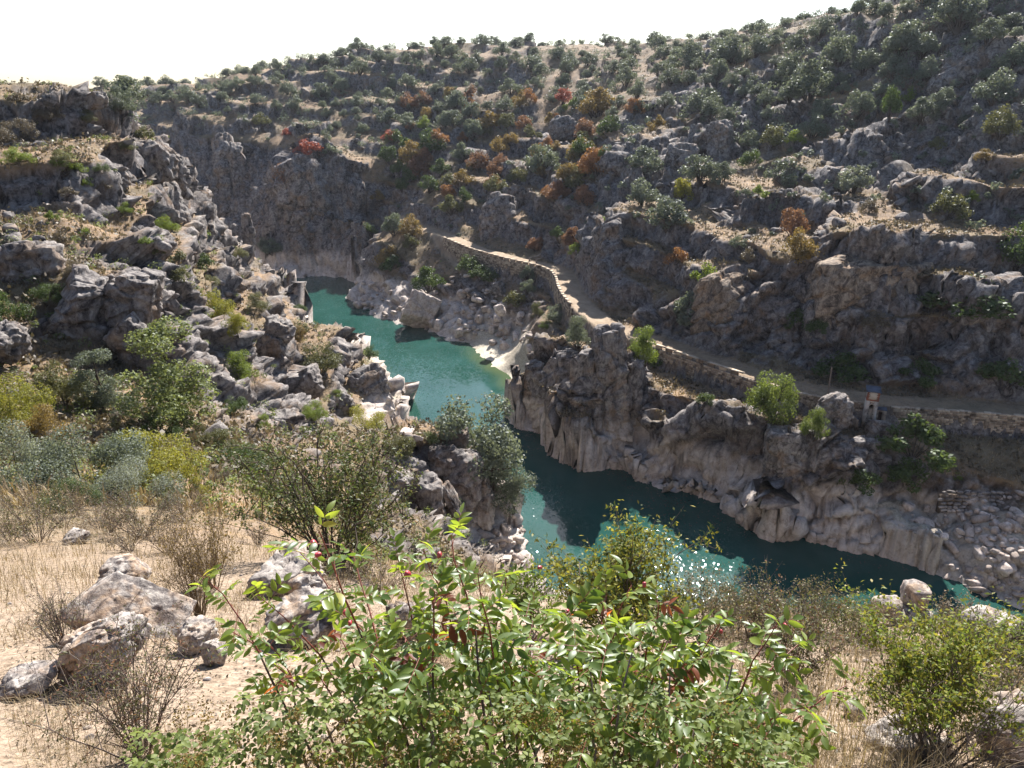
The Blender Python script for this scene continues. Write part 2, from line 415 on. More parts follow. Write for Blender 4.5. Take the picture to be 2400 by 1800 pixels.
lo = np.searchsorted(AC, AZ, side='right') - 1; lo = np.clip(lo, 0, len(AC) - 2)
fa = np.clip((AZ - AC[lo]) / (AC[lo + 1] - AC[lo]), 0, 1)[:, None]
SR = SR_c[lo] * (1 - fa) + SR_c[lo + 1] * fa
lr = np.log(SR / RF[0]) / math.log(RF[-1] / RF[0]) * (NF - 1)
i0 = np.clip(lr.astype(int), 0, NF - 2); fr = lr - i0
def samp(G):
    a = G[lo[:, None], i0] * (1 - fr) + G[lo[:, None], i0 + 1] * fr
    b = G[lo[:, None] + 1, i0] * (1 - fr) + G[lo[:, None] + 1, i0 + 1] * fr
    return a * (1 - fa) + b * fa
Z = samp(HC)
X = SR * np.sin(AZr)[:, None]; Y = SR * np.cos(AZr)[:, None]
V = np.stack([X, Y, Z], -1)                       # (NA, NRW, 3)
def grid_normals(V):
    dv = np.gradient(V, axis=1); du = np.roll(V, -1, 0) - np.roll(V, 1, 0)
    n = np.cross(du, dv); n /= np.linalg.norm(n, axis=-1, keepdims=True) + 1e-12
    return np.where(n[..., 2:3] < 0, -n, n)
N0 = grid_normals(V)
P = V.reshape(-1, 3); Nn = N0.reshape(-1, 3); RR = SR.ravel()
slope = np.sqrt(1 - Nn[:, 2] ** 2) / np.maximum(Nn[:, 2], 0.05)
def blobs(lst):                                    # soft areas given by a pixel, its distance and a radius in metres
    out = np.zeros(len(P), np.float32)
    for px, py, Yd, rad in lst:
        c = at_y(px, py, Yd)
        out = np.maximum(out, np.exp(-((P[:, 0] - c[0]) ** 2 + (P[:, 1] - c[1]) ** 2) / rad ** 2))
    return out
ROCKY = [(250, 700, 63, 9), (150, 600, 70, 9), (330, 640, 68, 8), (60, 640, 66, 7), (120, 260, 112, 12), (330, 420, 116, 12), (400, 400, 132, 12), (440, 500, 140, 10), (480, 560, 142, 8), (590, 560, 170, 8),
   (640, 700, 180, 9), (620, 800, 100, 8), (650, 850, 93, 8), (720, 800, 115, 8), (830, 870, 118, 9), (880, 920, 118, 7), (1000, 1080, 74, 9), (1070, 1080, 78, 8), (1130, 1200, 78, 7), (640, 960, 76, 6),
   (300, 530, 84, 8), (200, 480, 88, 7), (60, 450, 88, 7), (1550, 230, 225, 14), (1750, 260, 200, 14), (1650, 330, 190, 12), (2000, 420, 150, 14), (2150, 430, 140, 12), (2300, 470, 128, 12), (1850, 480, 148, 12),
   (1300, 330, 235, 12), (1230, 380, 224, 10), (1150, 360, 240, 10), (1400, 380, 190, 10), (1560, 380, 178, 9), (1940, 140, 200, 10), (2300, 100, 180, 10), (2040, 350, 164, 10), (2250, 350, 150, 10)]
GRASSY = [(110, 520, 80, 6), (130, 420, 94, 7), (330, 560, 86, 5), (480, 640, 118, 8), (540, 690, 130, 8), (760, 850, 112, 4), (1620, 620, 140, 5), (1640, 480, 155, 6), (1420, 300, 230, 8), (1420, 240, 245, 8), (1880, 430, 155, 5), (2150, 470, 135, 7),
   (960, 600, 200, 9), (560, 700, 120, 6), (440, 760, 90, 6), (1330, 250, 262, 7), (2250, 520, 124, 5), (2380, 440, 130, 6), (150, 1180, 22, 12), (850, 420, 250, 6)]
patch = fbm(P / np.array([13.0, 13.0, 6.0]), 4, 60) + 0.35 * fbm(P / 3.2, 3, 66)
rb, gb = blobs(ROCKY), blobs(GRASSY)
leftside = (P[:, 0] < -0.12 * (P[:, 1] - 90) - 3) & (P[:, 1] < 195)
rock = sstep(0.42, 0.95, slope * (1 + 0.3 * patch) + 0.55 * patch + 0.75 * rb - 0.9 * gb - 0.34 * leftside)
sdr, rzr, _ = road_query(P[:, 0], P[:, 1])
onroad = sstep(-0.6, 0.2, sdr) * (1 - sstep(ROAD_W - 0.4, ROAD_W + 0.6, sdr))
rock *= 1 - onroad
# pale, once-drowned rock above the water
zz = P[:, 2] - WATER
pale = 1 - sstep(5.4, 7.2, zz + 1.8 * fbm(P / 7.0, 3, 71) + 0.7 * noise(P / 1.3, 73))
shore = (1 - sstep(0.2, 3.0, zz))
sand = blobs([(1185, 850, 147, 8), (1165, 815, 154, 6), (1212, 920, 131, 6), (1205, 880, 139, 7), (1225, 945, 126, 4)])
beach = blobs([(1180, 850, 148, 9), (1160, 815, 154, 7), (1210, 920, 130, 6), (1140, 800, 158, 6), (1205, 880, 139, 8)])
talus = blobs([(2260, 1290, 75, 8), (2380, 1250, 73, 12), (2200, 1230, 79, 5)])
rock = np.maximum(rock, pale * sstep(0.25, 0.6, slope)) * (1 - 0.92 * np.clip(beach * 1.3, 0, 1)) * (1 - .55 * talus)
nearm = sstep(9, 34, RR)
rock_d = rock * nearm * (1 - sstep(420, 700, RR))
act = np.nonzero((rock_d > 0.02) & (np.abs(np.repeat(AZ, NRW)) < 60))[0]
Pa = P[act]
# jointed rock: tilted strata, blocks with their own offset and tilt, open cracks
tiltp = Pa.copy(); tiltp[:, 2] = Pa[:, 2] - 0.35 * Pa[:, 0] + 0.15 * Pa[:, 1]
tiltp += 0.28 * np.stack([noise(Pa / 2.6, 80), noise(Pa / 2.6, 81), noise(Pa / 2.6, 82)], 1)
def blocks(pp, size, seed):
    f1, f2, cid, cv = worley(pp / np.array(size), seed)
    a = cid * 6.283 * 7; tilt = cv[:, 0] * np.cos(a) + cv[:, 1] * np.sin(a) + cv[:, 2] * np.sin(a * 1.7)
    return (cid - 0.45), tilt, np.exp(-(f2 - f1) / 0.05)
farside = sstep(-2, 6, Pa[:, 0] + 0.12 * (Pa[:, 1] - 90)) + sstep(205, 225, Pa[:, 1]); farside = np.clip(farside, 0, 1)
zst = (1 - 0.22 * farside)[:, None] * np.array([0, 0, 1.0]) + np.array([1.0, 1.0, 0])
q = tiltp * zst
o1, t1, c1 = blocks(q, (7.5, 7.5, 5.0), 91)
o2, t2, c2 = blocks(q, (3.0, 3.0, 2.1), 92)
o3, t3, c3 = blocks(tiltp, (1.15, 1.15, 0.8), 93)
farf = 0.6 + 0.4 * (1 - sstep(90, 220, RR[act]))
disp = (o1 * 2.6 + t1 * 2.0 - c1 * 1.2) + (o2 * 0.9 + t2 * 0.9 - c2 * 0.6) + farf * (o3 * 0.22 + t3 * 0.16 - c3 * 0.14)
strat = (Pa[:, 2] * 0.86 - 0.42 * Pa[:, 0] + 0.28 * Pa[:, 1] + 1.6 * fbm(Pa / 9.0, 2, 99) + 0.8 * o1)
saw = strat / 1.7 - np.floor(strat / 1.7); saw2 = strat / 0.55 - np.floor(strat / 0.55)
disp += (0.5 - saw) * 0.95 * (0.35 + 0.65 * sstep(-.3, .3, fbm(Pa / 12.0, 2, 100))) + (0.5 - saw2) * 0.16
disp += 0.14 * fbm(Pa / 0.9, 3, 95)
disp *= rock_d[act] * (1 - 0.85 * np.clip(onroad[act], 0, 1)) * np.where(pale[act] > 0.5, 0.9, 1.0)
disp *= 0.5 + 0.5 * sstep(0.0, 1.4, zz[act])
edge = sstep(-2.2, -0.3, sdr[act]) * (1 - sstep(ROAD_W + 0.2, ROAD_W + 2.2, sdr[act]))
disp = disp * (1 - 0.95 * edge)
dirn = Nn[act].copy(); dirn[:, 2] *= 0.55; dirn /= np.linalg.norm(dirn, axis=1)[:, None]
P2 = P.copy(); P2[act] += dirn * disp[:, None]
rough = (1 - rock_d) * sstep(20, 60, RR) * (1 - 0.8 * onroad)
P2[:, 2] += rough * (0.28 * fbm(P / 1.7, 3, 97) + 0.10 * noise(P / 0.5, 98))
crack = np.zeros(len(P), np.float32); crack[act] = np.clip(c1 * 0.7 + c2 * 0.6, 0, 1) * rock_d[act]
tint = np.zeros(len(P), np.float32); tint[act] = (o2 + 0.45) * 0.6 + (o1 + 0.45) * 0.4
jj = np.arange(NA); kk = np.arange(NRW - 1)
a = (jj[:, None] * NRW + kk[None, :]); b = (((jj[:, None] + 1) % NA) * NRW + kk[None, :])
F = np.stack([a, a + 1, b + 1, b], -1).reshape(-1, 4)
cen = P2[F].mean(1)
keep = cen[:, 2] > WATER - 4.5
F = F[keep]
used = np.zeros(len(P2), bool); used[F.ravel()] = True
remap = np.cumsum(used) - 1
TV, TF = P2[used], remap[F]

# path on the point of land, as a mask
path_pts = np.array([at_y(*q)[:2] for q in [(1012, 540, 207), (1020, 560, 203), (1028, 580, 199), (1040, 600, 196), (1052, 612, 194), (1060, 630, 191), (1075, 650, 186)]])
path_pts = resample(path_pts, 80)
pd = np.full(len(P), 99.0, np.float32)
mk = np.nonzero((P[:, 0] > -30) & (P[:, 0] < 0) & (P[:, 1] > 175) & (P[:, 1] < 215))[0]
pd[mk] = np.min(np.hypot(P[mk, 0][:, None] - path_pts[:, 0], P[mk, 1][:, None] - path_pts[:, 1]), 1)
pathm = 1 - sstep(0.5, 1.1, pd + 0.3 * noise(P / 0.9, 51))

def rock_colours(g, pos, k):
    lich = g.noise(pos, 1.3 * k, 5, 0.75, 0.6)
    fine = g.noise(pos, 3.6 * k, 3, 0.7)
    rc = g.ramp(lich, [(0.28, (0.045, 0.039, 0.039)), (0.40, (0.135, 0.117, 0.108)), (0.52, (0.250, 0.220, 0.198)), (0.68, (0.38, 0.345, 0.305)), (0.85, (0.50, 0.465, 0.41))])
    rust = g.ramp(g.noise(pos, 0.28 * k, 3, 0.65, 0.8), [(0.50, (0, 0, 0)), (0.66, (1, 1, 1))])
    rustc = g.ramp(fine, [(0.3, (0.16, 0.095, 0.055)), (0.7, (0.33, 0.22, 0.13))])
    rc = g.mix(g.math('MULTIPLY', rust, 0.65), rc, rustc)
    dark = g.ramp(g.noise(pos, 0.5 * k, 4, 0.7, 1.5), [(0.50, (1, 1, 1)), (0.64, (0.30, 0.29, 0.31))])
    rc = g.mix(1.0, rc, dark, 'MULTIPLY')
    sv = g.n('ShaderNodeMapping', inp={'Vector': pos, 'Scale': (1.0 * k, 1.0 * k, 0.13 * k)}).outputs[0]
    stn = g.noise(sv, 0.9, 4, 0.7, 0.4)
    streak = g.ramp(stn, [(0.40, (0.30, 0.29, 0.30)), (0.52, (1, 1, 1)), (0.62, (1, 1, 1)), (0.72, (1.35, 1.12, 0.86))])
    rc = g.mix(0.5, rc, streak, 'MULTIPLY')
    pc = g.ramp(g.noise(pos, 0.8 * k, 5, 0.7, 0.7), [(0.25, (0.24, 0.195, 0.165)), (0.42, (0.47, 0.40, 0.345)), (0.58, (0.62, 0.55, 0.49)), (0.8, (0.74, 0.69, 0.63))])
    pc = g.mix(0.4, pc, g.ramp(stn, [(0.36, (0.42, 0.36, 0.32)), (0.50, (0.92, 0.86, 0.82)), (0.68, (1.0, 0.98, 0.96))]), 'MULTIPLY')
    pc = g.mix(0.5, pc, g.ramp(lich, [(0.34, (0.35, 0.30, 0.28)), (0.46, (1, 1, 1))]), 'MULTIPLY')
    return rc, pc, lich
# ---- terrain material
g = NT('hillside_ground')
pos = g.coord()
n_big = g.noise(pos, 0.09, 3, 0.6); n_mid = g.noise(pos, 0.55, 3, 0.65); n_fine = g.noise(pos, 3.2, 4, 0.7); n_micro = g.noise(pos, 16.0, 3, 0.7)
grass = g.ramp(n_mid, [(0.25, (0.075, 0.054, 0.03)), (0.45, (0.195, 0.125, 0.062)), (0.62, (0.32, 0.205, 0.105)), (0.8, (0.42, 0.29, 0.155))])
soil = g.ramp(n_fine, [(0.3, (0.085, 0.06, 0.045)), (0.5, (0.185, 0.13, 0.093)), (0.72, (0.33, 0.25, 0.185))])
scrub = g.ramp(n_fine, [(0.3, (0.05, 0.05, 0.03)), (0.7, (0.16, 0.14, 0.075))])
gr = g.mix(g.maprange(n_fine, 0.42, 0.62), grass, soil)
gr = g.mix(g.maprange(n_big, 0.46, 0.60), gr, g.mix(g.maprange(n_micro, .35, .65), scrub, gr))
rockc, palec, lich = rock_colours(g, pos, 1.0)
rockc = g.mix(g.maprange(g.attr('tint'), 0.1, 0.9), g.mix(1.0, rockc, (0.70, 0.70, 0.74), 'MULTIPLY'), rockc)
gravel = g.ramp(n_fine, [(0.3, (0.22, 0.18, 0.13)), (0.7, (0.56, 0.48, 0.36))])
col = g.mix(g.attr('rock'), gr, rockc)
col = g.mix(g.attr('pale'), col, g.mix(g.attr('rock'), gravel, palec))
roadc = g.ramp(n_mid, [(0.3, (0.22, 0.155, 0.105)), (0.7, (0.40, 0.305, 0.215))])
col = g.mix(g.attr('road'), col, g.mix(g.maprange(n_fine, 0.4, 0.75), roadc, (0.34, 0.25, 0.15)))
col = g.mix(g.attr('sand'), col, g.ramp(n_fine, [(0.3, (0.42, 0.35, 0.25)), (0.7, (0.74, 0.66, 0.52))]))
col = g.mix(g.attr('near'), col, g.mix(g.maprange(n_fine, .35, .62), g.ramp(n_micro, [(0.3, (0.17, 0.118, 0.078)), (0.7, (0.41, 0.315, 0.23))]), g.ramp(n_micro, [(0.3, (0.12, 0.082, 0.052)), (0.7, (0.38, 0.285, 0.20))])))
bm1 = g.bump(lich, 0.25, 0.5)
bm2 = g.bump(n_fine, 0.12, 0.7, bm1)
bm3 = g.bump(n_micro, 0.03, 0.8, bm2)
M_GROUND = g.set(col, 0.92, bm3, 0.2)
me = mesh_np('terrain', TV, TF, M_GROUND)
attr(me, 'rock', rock[used]); attr(me, 'pale', (np.clip(pale, 0, 1))[used]); attr(me, 'road', np.maximum(onroad * (1 - 0.62 * sstep(16, 26, P[:, 0])), pathm)[used]); attr(me, 'tint', tint[used])
attr(me, 'sand', (np.clip(sand * 1.6 - .35, 0, 1) * (1 - sstep(.45, .8, slope)) * (1 - sstep(2.2, 3.6, zz)))[used])
attr(me, 'near', (1 - sstep(7, 22, RR))[used])
terrain = tag(link('terrain', me), 'rocky gorge sides and hilltops with dry straw grass and grey rock', None, None, 'structure')

# height lookup for planting: nearest displaced terrain vertex of the ring grid
V2 = P2.reshape(NA, NRW, 3)
def ground(x, y):
    r = math.hypot(x, y); az = math.degrees(math.atan2(x, y))
    if az < -41: az += 360
    j = int(np.argmin(np.abs(AZ - az))) if az > 41 else int(round((az + 41) / 0.105)); j = min(max(j, 0), NA - 1)
    best = 1e9; z = 0
    for q in (j - 1, j, j + 1):
        q %= NA
        k = int(np.argmin((V2[q, :, 0] - x) ** 2 + (V2[q, :, 1] - y) ** 2))
        d = (V2[q, k, 0] - x) ** 2 + (V2[q, k, 1] - y) ** 2
        if d < best: best, z = d, V2[q, k, 2]
    return float(z)
ELEV = np.arctan2(V2[:, :, 2], np.hypot(V2[:, :, 0], V2[:, :, 1]))
def hit(px, py, ymin=0.0):                         # first terrain point that a pixel's ray meets beyond ymin
    d = ray(px, py); az = math.degrees(math.atan2(d[0], d[1])); e = math.atan2(d[2], math.hypot(d[0], d[1]))
    j = min(max(int(round((az + 41) / 0.105)), 0), NA - 1)
    ok = (ELEV[j] >= e) & (V2[j, :, 1] >= ymin)
    k = int(np.argmax(ok)) if ok.any() else int(np.argmax(ELEV[j]))
    return tuple(float(c) for c in V2[j, k])

# ---- river
wtr = NT('river_water')
wp = wtr.coord()
wv = wtr.n('ShaderNodeMapping', inp={'Vector': wp, 'Scale': (1.0, 0.75, 1.0)}).outputs[0]
h1 = wtr.noise(wv, 1.1, 3, 0.55); h2 = wtr.noise(wv, 5.0, 2, 0.5); h3 = wtr.noise(wv, 0.16, 2, 0.5)
wb = wtr.bump(h1, 0.014, 0.5); wb = wtr.bump(h2, 0.005, 0.6, wb)
vor = wtr.n('ShaderNodeTexVoronoi', inp={'Vector': wv, 'Scale': 9.0})
tilt = wtr.n('ShaderNodeVectorMath', operation='SUBTRACT', inp={0: vor.outputs['Color'], 1: (0.5, 0.5, 0.5)}).outputs[0]
vor2 = wtr.n('ShaderNodeTexVoronoi', inp={'Vector': wv, 'Scale': 1.9})
tilt2 = wtr.n('ShaderNodeVectorMath', operation='SUBTRACT', inp={0: vor2.outputs['Color'], 1: (0.5, 0.5, 0.5)}).outputs[0]
tl = wtr.n('ShaderNodeVectorMath', operation='ADD', inp={0: tilt, 1: tilt2}).outputs[0]
rar = wtr.math('POWER', wtr.n('ShaderNodeSeparateColor', inp={0: vor.outputs['Color']}).outputs[2], 2.6)
ruf = wtr.maprange(wtr.noise(wv, 0.07, 2, 0.5), 0.44, 0.60)
amp_ = wtr.math('ADD', 0.004, wtr.math('MULTIPLY', wtr.math('MULTIPLY', rar, 0.42), ruf))
cmb = wtr.n('ShaderNodeCombineXYZ', inp={0: amp_, 1: amp_, 2: 0.0}).outputs[0]
sc_ = wtr.n('ShaderNodeVectorMath', operation='MULTIPLY', inp={0: tl, 1: cmb}).outputs[0]
wb = wtr.n('ShaderNodeVectorMath', operation='ADD', inp={0: wb, 1: sc_}).outputs[0]
wb = wtr.n('ShaderNodeVectorMath', operation='NORMALIZE', inp={0: wb}).outputs[0]
wcol = wtr.mix(wtr.maprange(h3, 0.35, 0.65), (0.014, 0.056, 0.043), (0.022, 0.072, 0.060))
shal = wtr.attr('shallow')
wcol = wtr.mix(shal, wcol, (0.075, 0.10, 0.045))
wtr.b.inputs['IOR'].default_value = 1.33
M_WATER = wtr.set(wcol, 0.045, wb, 0.5)
wx = np.arange(-200, 175, 1.6); wy = np.arange(-20, 312, 1.6)
WX, WY = np.meshgrid(wx, wy, indexing='ij')
WV = np.stack([WX, WY, np.full_like(WX, WATER)], -1).reshape(-1, 3)
bh = land(WV[:, 0], WV[:, 1])
nx, ny = len(wx), len(wy)
ia = (np.arange(nx - 1)[:, None] * ny + np.arange(ny - 1)[None, :])
WF = np.stack([ia, ia + ny, ia + ny + 1, ia + 1], -1).reshape(-1, 4)
wk = (bh[WF].min(1) < WATER + 6.0)
WF = WF[wk]; wu = np.zeros(len(WV), bool); wu[WF.ravel()] = True; wr = np.cumsum(wu) - 1
me = mesh_np('river', WV[wu], wr[WF], M_WATER, smooth=True)
bd = np.exp(-((WV[:, 0] - at_z(1150, 870, WATER)[0]) ** 2 + (WV[:, 1] - at_z(1150, 870, WATER)[1]) ** 2) / 18 ** 2) + np.exp(-((WV[:, 0] + 15) ** 2 + (WV[:, 1] - 106) ** 2) / 8 ** 2)
attr(me, 'shallow', (sstep(-2.0, 0.0, bh - WATER) * np.clip(bd, 0, 1))[wu])
river = tag(link('river', me), 'teal green river winding through the gorge', None, None, 'structure')
# ------------------------------------------------------------------ rocks
def rock_material(name, k, pale_band=True, lift=1.0, hue=(1, .985, .95)):
    g = NT(name); pos = g.geo().outputs['Position']
    rc, pc, lich = rock_colours(g, pos, k)
    col = rc
    if pale_band:
        z = g.n('ShaderNodeSeparateXYZ', inp={0: pos}).outputs[2]
        zz = g.math('ADD', z, g.math('MULTIPLY', g.noise(pos, 0.25, 3, 0.6), 5.0))
        col = g.mix(g.maprange(zz, WATER + 7.6, WATER + 9.2, 1.0, 0.0), rc, pc)
    if lift != 1.0: col = g.mix(1.0, col, tuple(lift * q for q in hue), 'MULTIPLY')
    b = g.bump(lich, 0.22 / k, 0.5); b = g.bump(g.noise(pos, 5.5 * k, 4, 0.75), 0.07 / k, 0.8, b)
    return g.set(col, 0.93, b, 0.2)
M_ROCK = rock_material('weathered_rock', 1.0)
M_TAN = rock_material('tan_streaked_rock', 1.0, True, 1.15, (1.0, .88, .72))
M_NEARROCK = rock_material('lichen_boulder', 9.0, False, 1.6)
gp = NT('bleached_rock'); pp_ = gp.geo().outputs['Position']
_, pc_, li_ = rock_colours(gp, pp_, 1.6)
rr_ = gp.n('ShaderNodeObjectInfo').outputs['Random']
M_PALE = gp.set(gp.mix(1.0, pc_, gp.ramp(rr_, [(0, (0.55, 0.52, 0.50)), (0.5, (0.9, 0.87, 0.85)), (1, (1.15, 1.12, 1.1))]), 'MULTIPLY'), 0.9, gp.bump(li_, 0.1, 0.6), 0.2)

_ico = {}
def ico(n):
    if n in _ico: return _ico[n]
    import bmesh
    bm = bmesh.new(); bmesh.ops.create_icosphere(bm, subdivisions=n, radius=1.0)
    v = np.array([q.co[:] for q in bm.verts]); f = np.array([[q.index for q in p.verts] for p in bm.faces]); bm.free()
    _ico[n] = (v, f); return _ico[n]
def rock_verts(seed, dims, sub=4, cuts=9, boxy=0.6, block=0.28, crack=0.06, rough=0.03, taper=0.0, zst=0.8):
    rg = np.random.default_rng(seed); v, f = ico(sub); v = v.copy()
    mx = np.max(np.abs(v), 1, keepdims=True)
    v = v / mx ** boxy * (1 - 0.12 * boxy)
    for _ in range(cuts):
        n = rg.normal(size=3); n[2] *= 0.7; n /= np.linalg.norm(n)
        d = rg.uniform(0.62, 0.92); s = v @ n
        v = v - np.where(s > d, (s - d) * 0.94, 0)[:, None] * n
    v[:, :2] *= (1 - taper * (v[:, 2:3] * 0.5 + 0.5))
    d3 = np.array(dims) / 2; w_ = v * d3; size = float(np.cbrt(np.prod(dims)))
    nn = v / np.linalg.norm(v, axis=1, keepdims=True)
    if block > 0:
        q = w_ / (size * 0.42) * np.array([1, 1, zst]) + rg.uniform(0, 90, 3)
        f1, f2, cid, cv = worley(q, seed)
        w_ = w_ + nn * ((cid - 0.5) * block * size * 0.42 - np.exp(-(f2 - f1) / 0.05) * crack * size)[:, None]
        q2 = w_ / (size * 0.17) + rg.uniform(0, 90, 3)
        f1, f2, cid, cv = worley(q2, seed + 5)
        w_ = w_ + nn * ((cid - 0.5) * block * size * 0.10 - np.exp(-(f2 - f1) / 0.06) * crack * size * 0.3)[:, None]
    if block > 0.1:
        st_ = (w_[:, 2] * .86 - .42 * w_[:, 0] + .25 * w_[:, 1]) / (size * .16) + .8 * fbm(w_ / (size * .5) + seed, 2, seed + 3)
        w_ = w_ + nn * ((.5 - (st_ - np.floor(st_))) * .05 * size)[:, None]
    w_ = w_ + nn * (fbm(w_ / (size * 0.22) + seed, 3, seed) * rough * size)[:, None]
    return w_, f
def feature_rock(name, label, px, top, bottom, wpx, Yd, depth, seed, mat=None, tilt=(0, 0, 0), sub=None, cat='rock', group=None, **kw):
    """one rock that the photograph shows: its middle column, top and bottom rows, its width in pixels and its distance"""
    if sub is None: sub = 6 if wpx * (bottom - top) > 21000 else 5 if wpx * (bottom - top) > 2600 else 4
    a, b = at_y(px, top, Yd), at_y(px, bottom, Yd)
    h = abs(a[2] - b[2]); wd = wpx / FPX * math.dist((0, 0, 0), at_y(px, (top + bottom) / 2, Yd))
    v, f = rock_verts(seed, (wd, depth, h * 1.08), sub, **kw)
    o = link(name, mesh_np(name, v, f, mat or M_ROCK), None, ((a[0] + b[0]) / 2, Yd, (a[2] + b[2]) / 2), tilt)
    return tag(o, label, cat, group)
FR = feature_rock
# right bank
FR('rock_pillar', 'tall grey rock pillar rising straight out of the water below the road', 1424, 758, 1100, 135, 104.5, 7.5, 301, boxy=.8, block=.30, taper=.12, crack=.09, zst=.75, sub=6)
FR('rock_pillar', 'narrow dark rock column against the left flank of the tall pillar', 1362, 815, 1075, 75, 106.0, 6, 302, boxy=.8, taper=.1, crack=.08, zst=.75)
FR('rock_pillar', 'shorter rock shoulder on the right flank of the tall pillar', 1482, 835, 1095, 70, 105.5, 6, 303, boxy=.8, taper=.15, crack=.08, zst=.75)
FR('rock_buttress', 'broad dark rock buttress between the gravel beach and the pillars', 1305, 822, 1030, 130, 114.0, 7, 304, boxy=.75, crack=.08, zst=.75)
FR('rock_buttress', 'brown rock wall standing at the end of the gravel beach', 1256, 845, 1012, 66, 116.5, 5, 305, boxy=.7, crack=.08, zst=.75)
FR('rock_block', 'big squared grey block with a tan front above the pale cliff', 1862, 1000, 1135, 150, 86.5, 5, 306, boxy=.95, cuts=5, block=.18, crack=.07)
FR('rock_block', 'grey block right of the squared tan fronted one above the pale cliff', 1968, 1015, 1165, 150, 87.0, 5, 307, boxy=.85, cuts=6, block=.2, crack=.07)
FR('boulder', 'rounded boulder with split light top below the little tower', 1955, 925, 1010, 85, 89.5, 3.4, 308, boxy=.4, block=.2, crack=.09)
FR('boulder', 'flat tan slab jutting out under the foot of the little tower', 2062, 985, 1032, 80, 88.6, 3, 309, boxy=.5, tilt=(0, .35, 0), block=.15)
FR('crag', 'jagged dark rock face right of the squared blocks under the tower', 2045, 1040, 1200, 100, 86.5, 5, 310, boxy=.6, taper=.3)
FR('boulder', 'pale pointed boulder at the water line right of the tall pillar', 1560, 1075, 1140, 45, 99.5, 2.6, 311, M_PALE, boxy=.4, taper=.4)
FR('boulder', 'white angular boulder leaning against the pale bank behind the pointed one', 1548, 1048, 1092, 40, 101.5, 2.2, 312, M_PALE, boxy=.4)
FR('rock_buttress', 'tall smooth grey cliff buttress standing over the lit bend of the road', 1440, 505, 775, 150, 150, 14, 313, boxy=.6, taper=.25, crack=.06, block=.2, zst=.75)
FR('rock_buttress', 'leaning rock buttress with brown foot beside the shaded road', 1700, 640, 850, 190, 117.5, 9, 314, M_TAN, boxy=.6, taper=.2, crack=.05, block=.2, zst=.75)
FR('cliff', 'broad tan streaked cliff face high above the shaded road', 2050, 600, 830, 330, 110.5, 9, 315, M_TAN, boxy=.8, block=.12, crack=.03, cuts=7, zst=.75)
FR('cliff', 'dark overhanging cliff at the right edge above the road', 2330, 640, 880, 220, 104.0, 8, 316, boxy=.7, block=.2, crack=.05, zst=.75)
FR('rock_buttress', 'rounded dark cliff nose above the far end of the walled road', 1175, 455, 590, 130, 200, 12, 317, boxy=.6, taper=.25, block=.2, zst=.75)
FR('rock_buttress', 'massive blue grey buttress rising from the far bend of the river', 705, 350, 650, 190, 238, 22, 318, boxy=.5, taper=.45, block=.34, crack=.06, zst=.75)
FR('rock_buttress', 'steep shaded cliff left of the massive far buttress', 545, 320, 600, 150, 268, 22, 319, boxy=.5, taper=.5, block=.34, crack=.06, zst=.75)
FR('boulder', 'round topped grey rock knob among the red and orange autumn trees', 1322, 272, 330, 75, 238, 7, 320, boxy=.3, block=.2)
FR('boulder', 'light grey boulder with a flat bright side on the right hillside', 2112, 486, 525, 60, 131, 4, 321, boxy=.5)
FR('boulder', 'egg shaped grey boulder under the tall amber tree on the cliff edge', 1815, 585, 650, 45, 121, 4, 322, boxy=.3, block=.12)
FR('boulder', 'rounded grey boulder perched at the head of the grassy gully', 1790, 455, 490, 62, 147, 4, 323, boxy=.4)
FR('boulder', 'dark split crag below the holm oaks on the right hillside', 1690, 285, 375, 85, 188, 8, 324, boxy=.7, block=.25, crack=.08)
FR('boulder', 'dark upright crag left of the split one on the right hillside', 1590, 330, 450, 85, 178, 8, 325, boxy=.7, block=.25, crack=.08)
# left bank
FR('rock_pinnacle', 'slim free standing rock pinnacle on the left spur above the far water', 585, 500, 612, 27, 171, 3.2, 330, boxy=.85, block=.3, crack=.08)
FR('rock_pinnacle', 'shorter jagged pinnacle just left of the slim free standing one', 552, 522, 605, 34, 169, 4, 331, boxy=.7, block=.3, taper=.4)
FR('rock_bluff', 'vertical rock bluff dropping into the far water at the end of the spur', 625, 625, 745, 65, 182, 8, 332, boxy=.8, block=.22, crack=.07, zst=.75)
FR('rock_stack', 'stack of weathered rock with a small pointed stone on its cap', 645, 760, 905, 85, 97, 6, 333, boxy=.7, block=.32, crack=.1, taper=.2)
FR('rock_stack', 'flat overhanging cap rock topping the weathered stack', 655, 742, 800, 75, 98, 5, 334, boxy=.6, tilt=(0, -.15, 0), block=.25)
FR('rock_stack', 'square grey rock block to the right of the weathered stack', 722, 858, 935, 75, 96, 5, 335, boxy=.8, cuts=6, block=.16)
FR('rock_stack', 'rounded knob rock left of the weathered stack', 562, 755, 815, 38, 98, 3, 336, boxy=.4)
FR('rock_slab', 'huge overhanging rock slab with a brown underside on the left slope', 205, 640, 845, 150, 62, 5.5, 337, tilt=(.25, .35, 0), boxy=.8, cuts=7, block=.2, crack=.06)
FR('rock_slab', 'tall cracked rock face right of the huge overhanging slab', 300, 620, 800, 130, 63, 5, 338, tilt=(.1, .3, .2), boxy=.85, cuts=6, block=.2, crack=.07)
FR('rock_slab', 'long tilted slab leaning at the foot of the cracked rock face', 320, 745, 870, 110, 59.5, 3, 339, tilt=(.1, -.65, .1), boxy=.9, cuts=4, block=.12)
FR('rock_slab', 'dark lumpy crag at the upper left of the huge overhanging slab', 75, 565, 720, 130, 66, 6, 340, boxy=.6, block=.3, crack=.09)
FR('rock_slab', 'grey crag at the left picture edge below the yellow bush', 15, 760, 850, 70, 52, 4, 341, boxy=.6, block=.25)
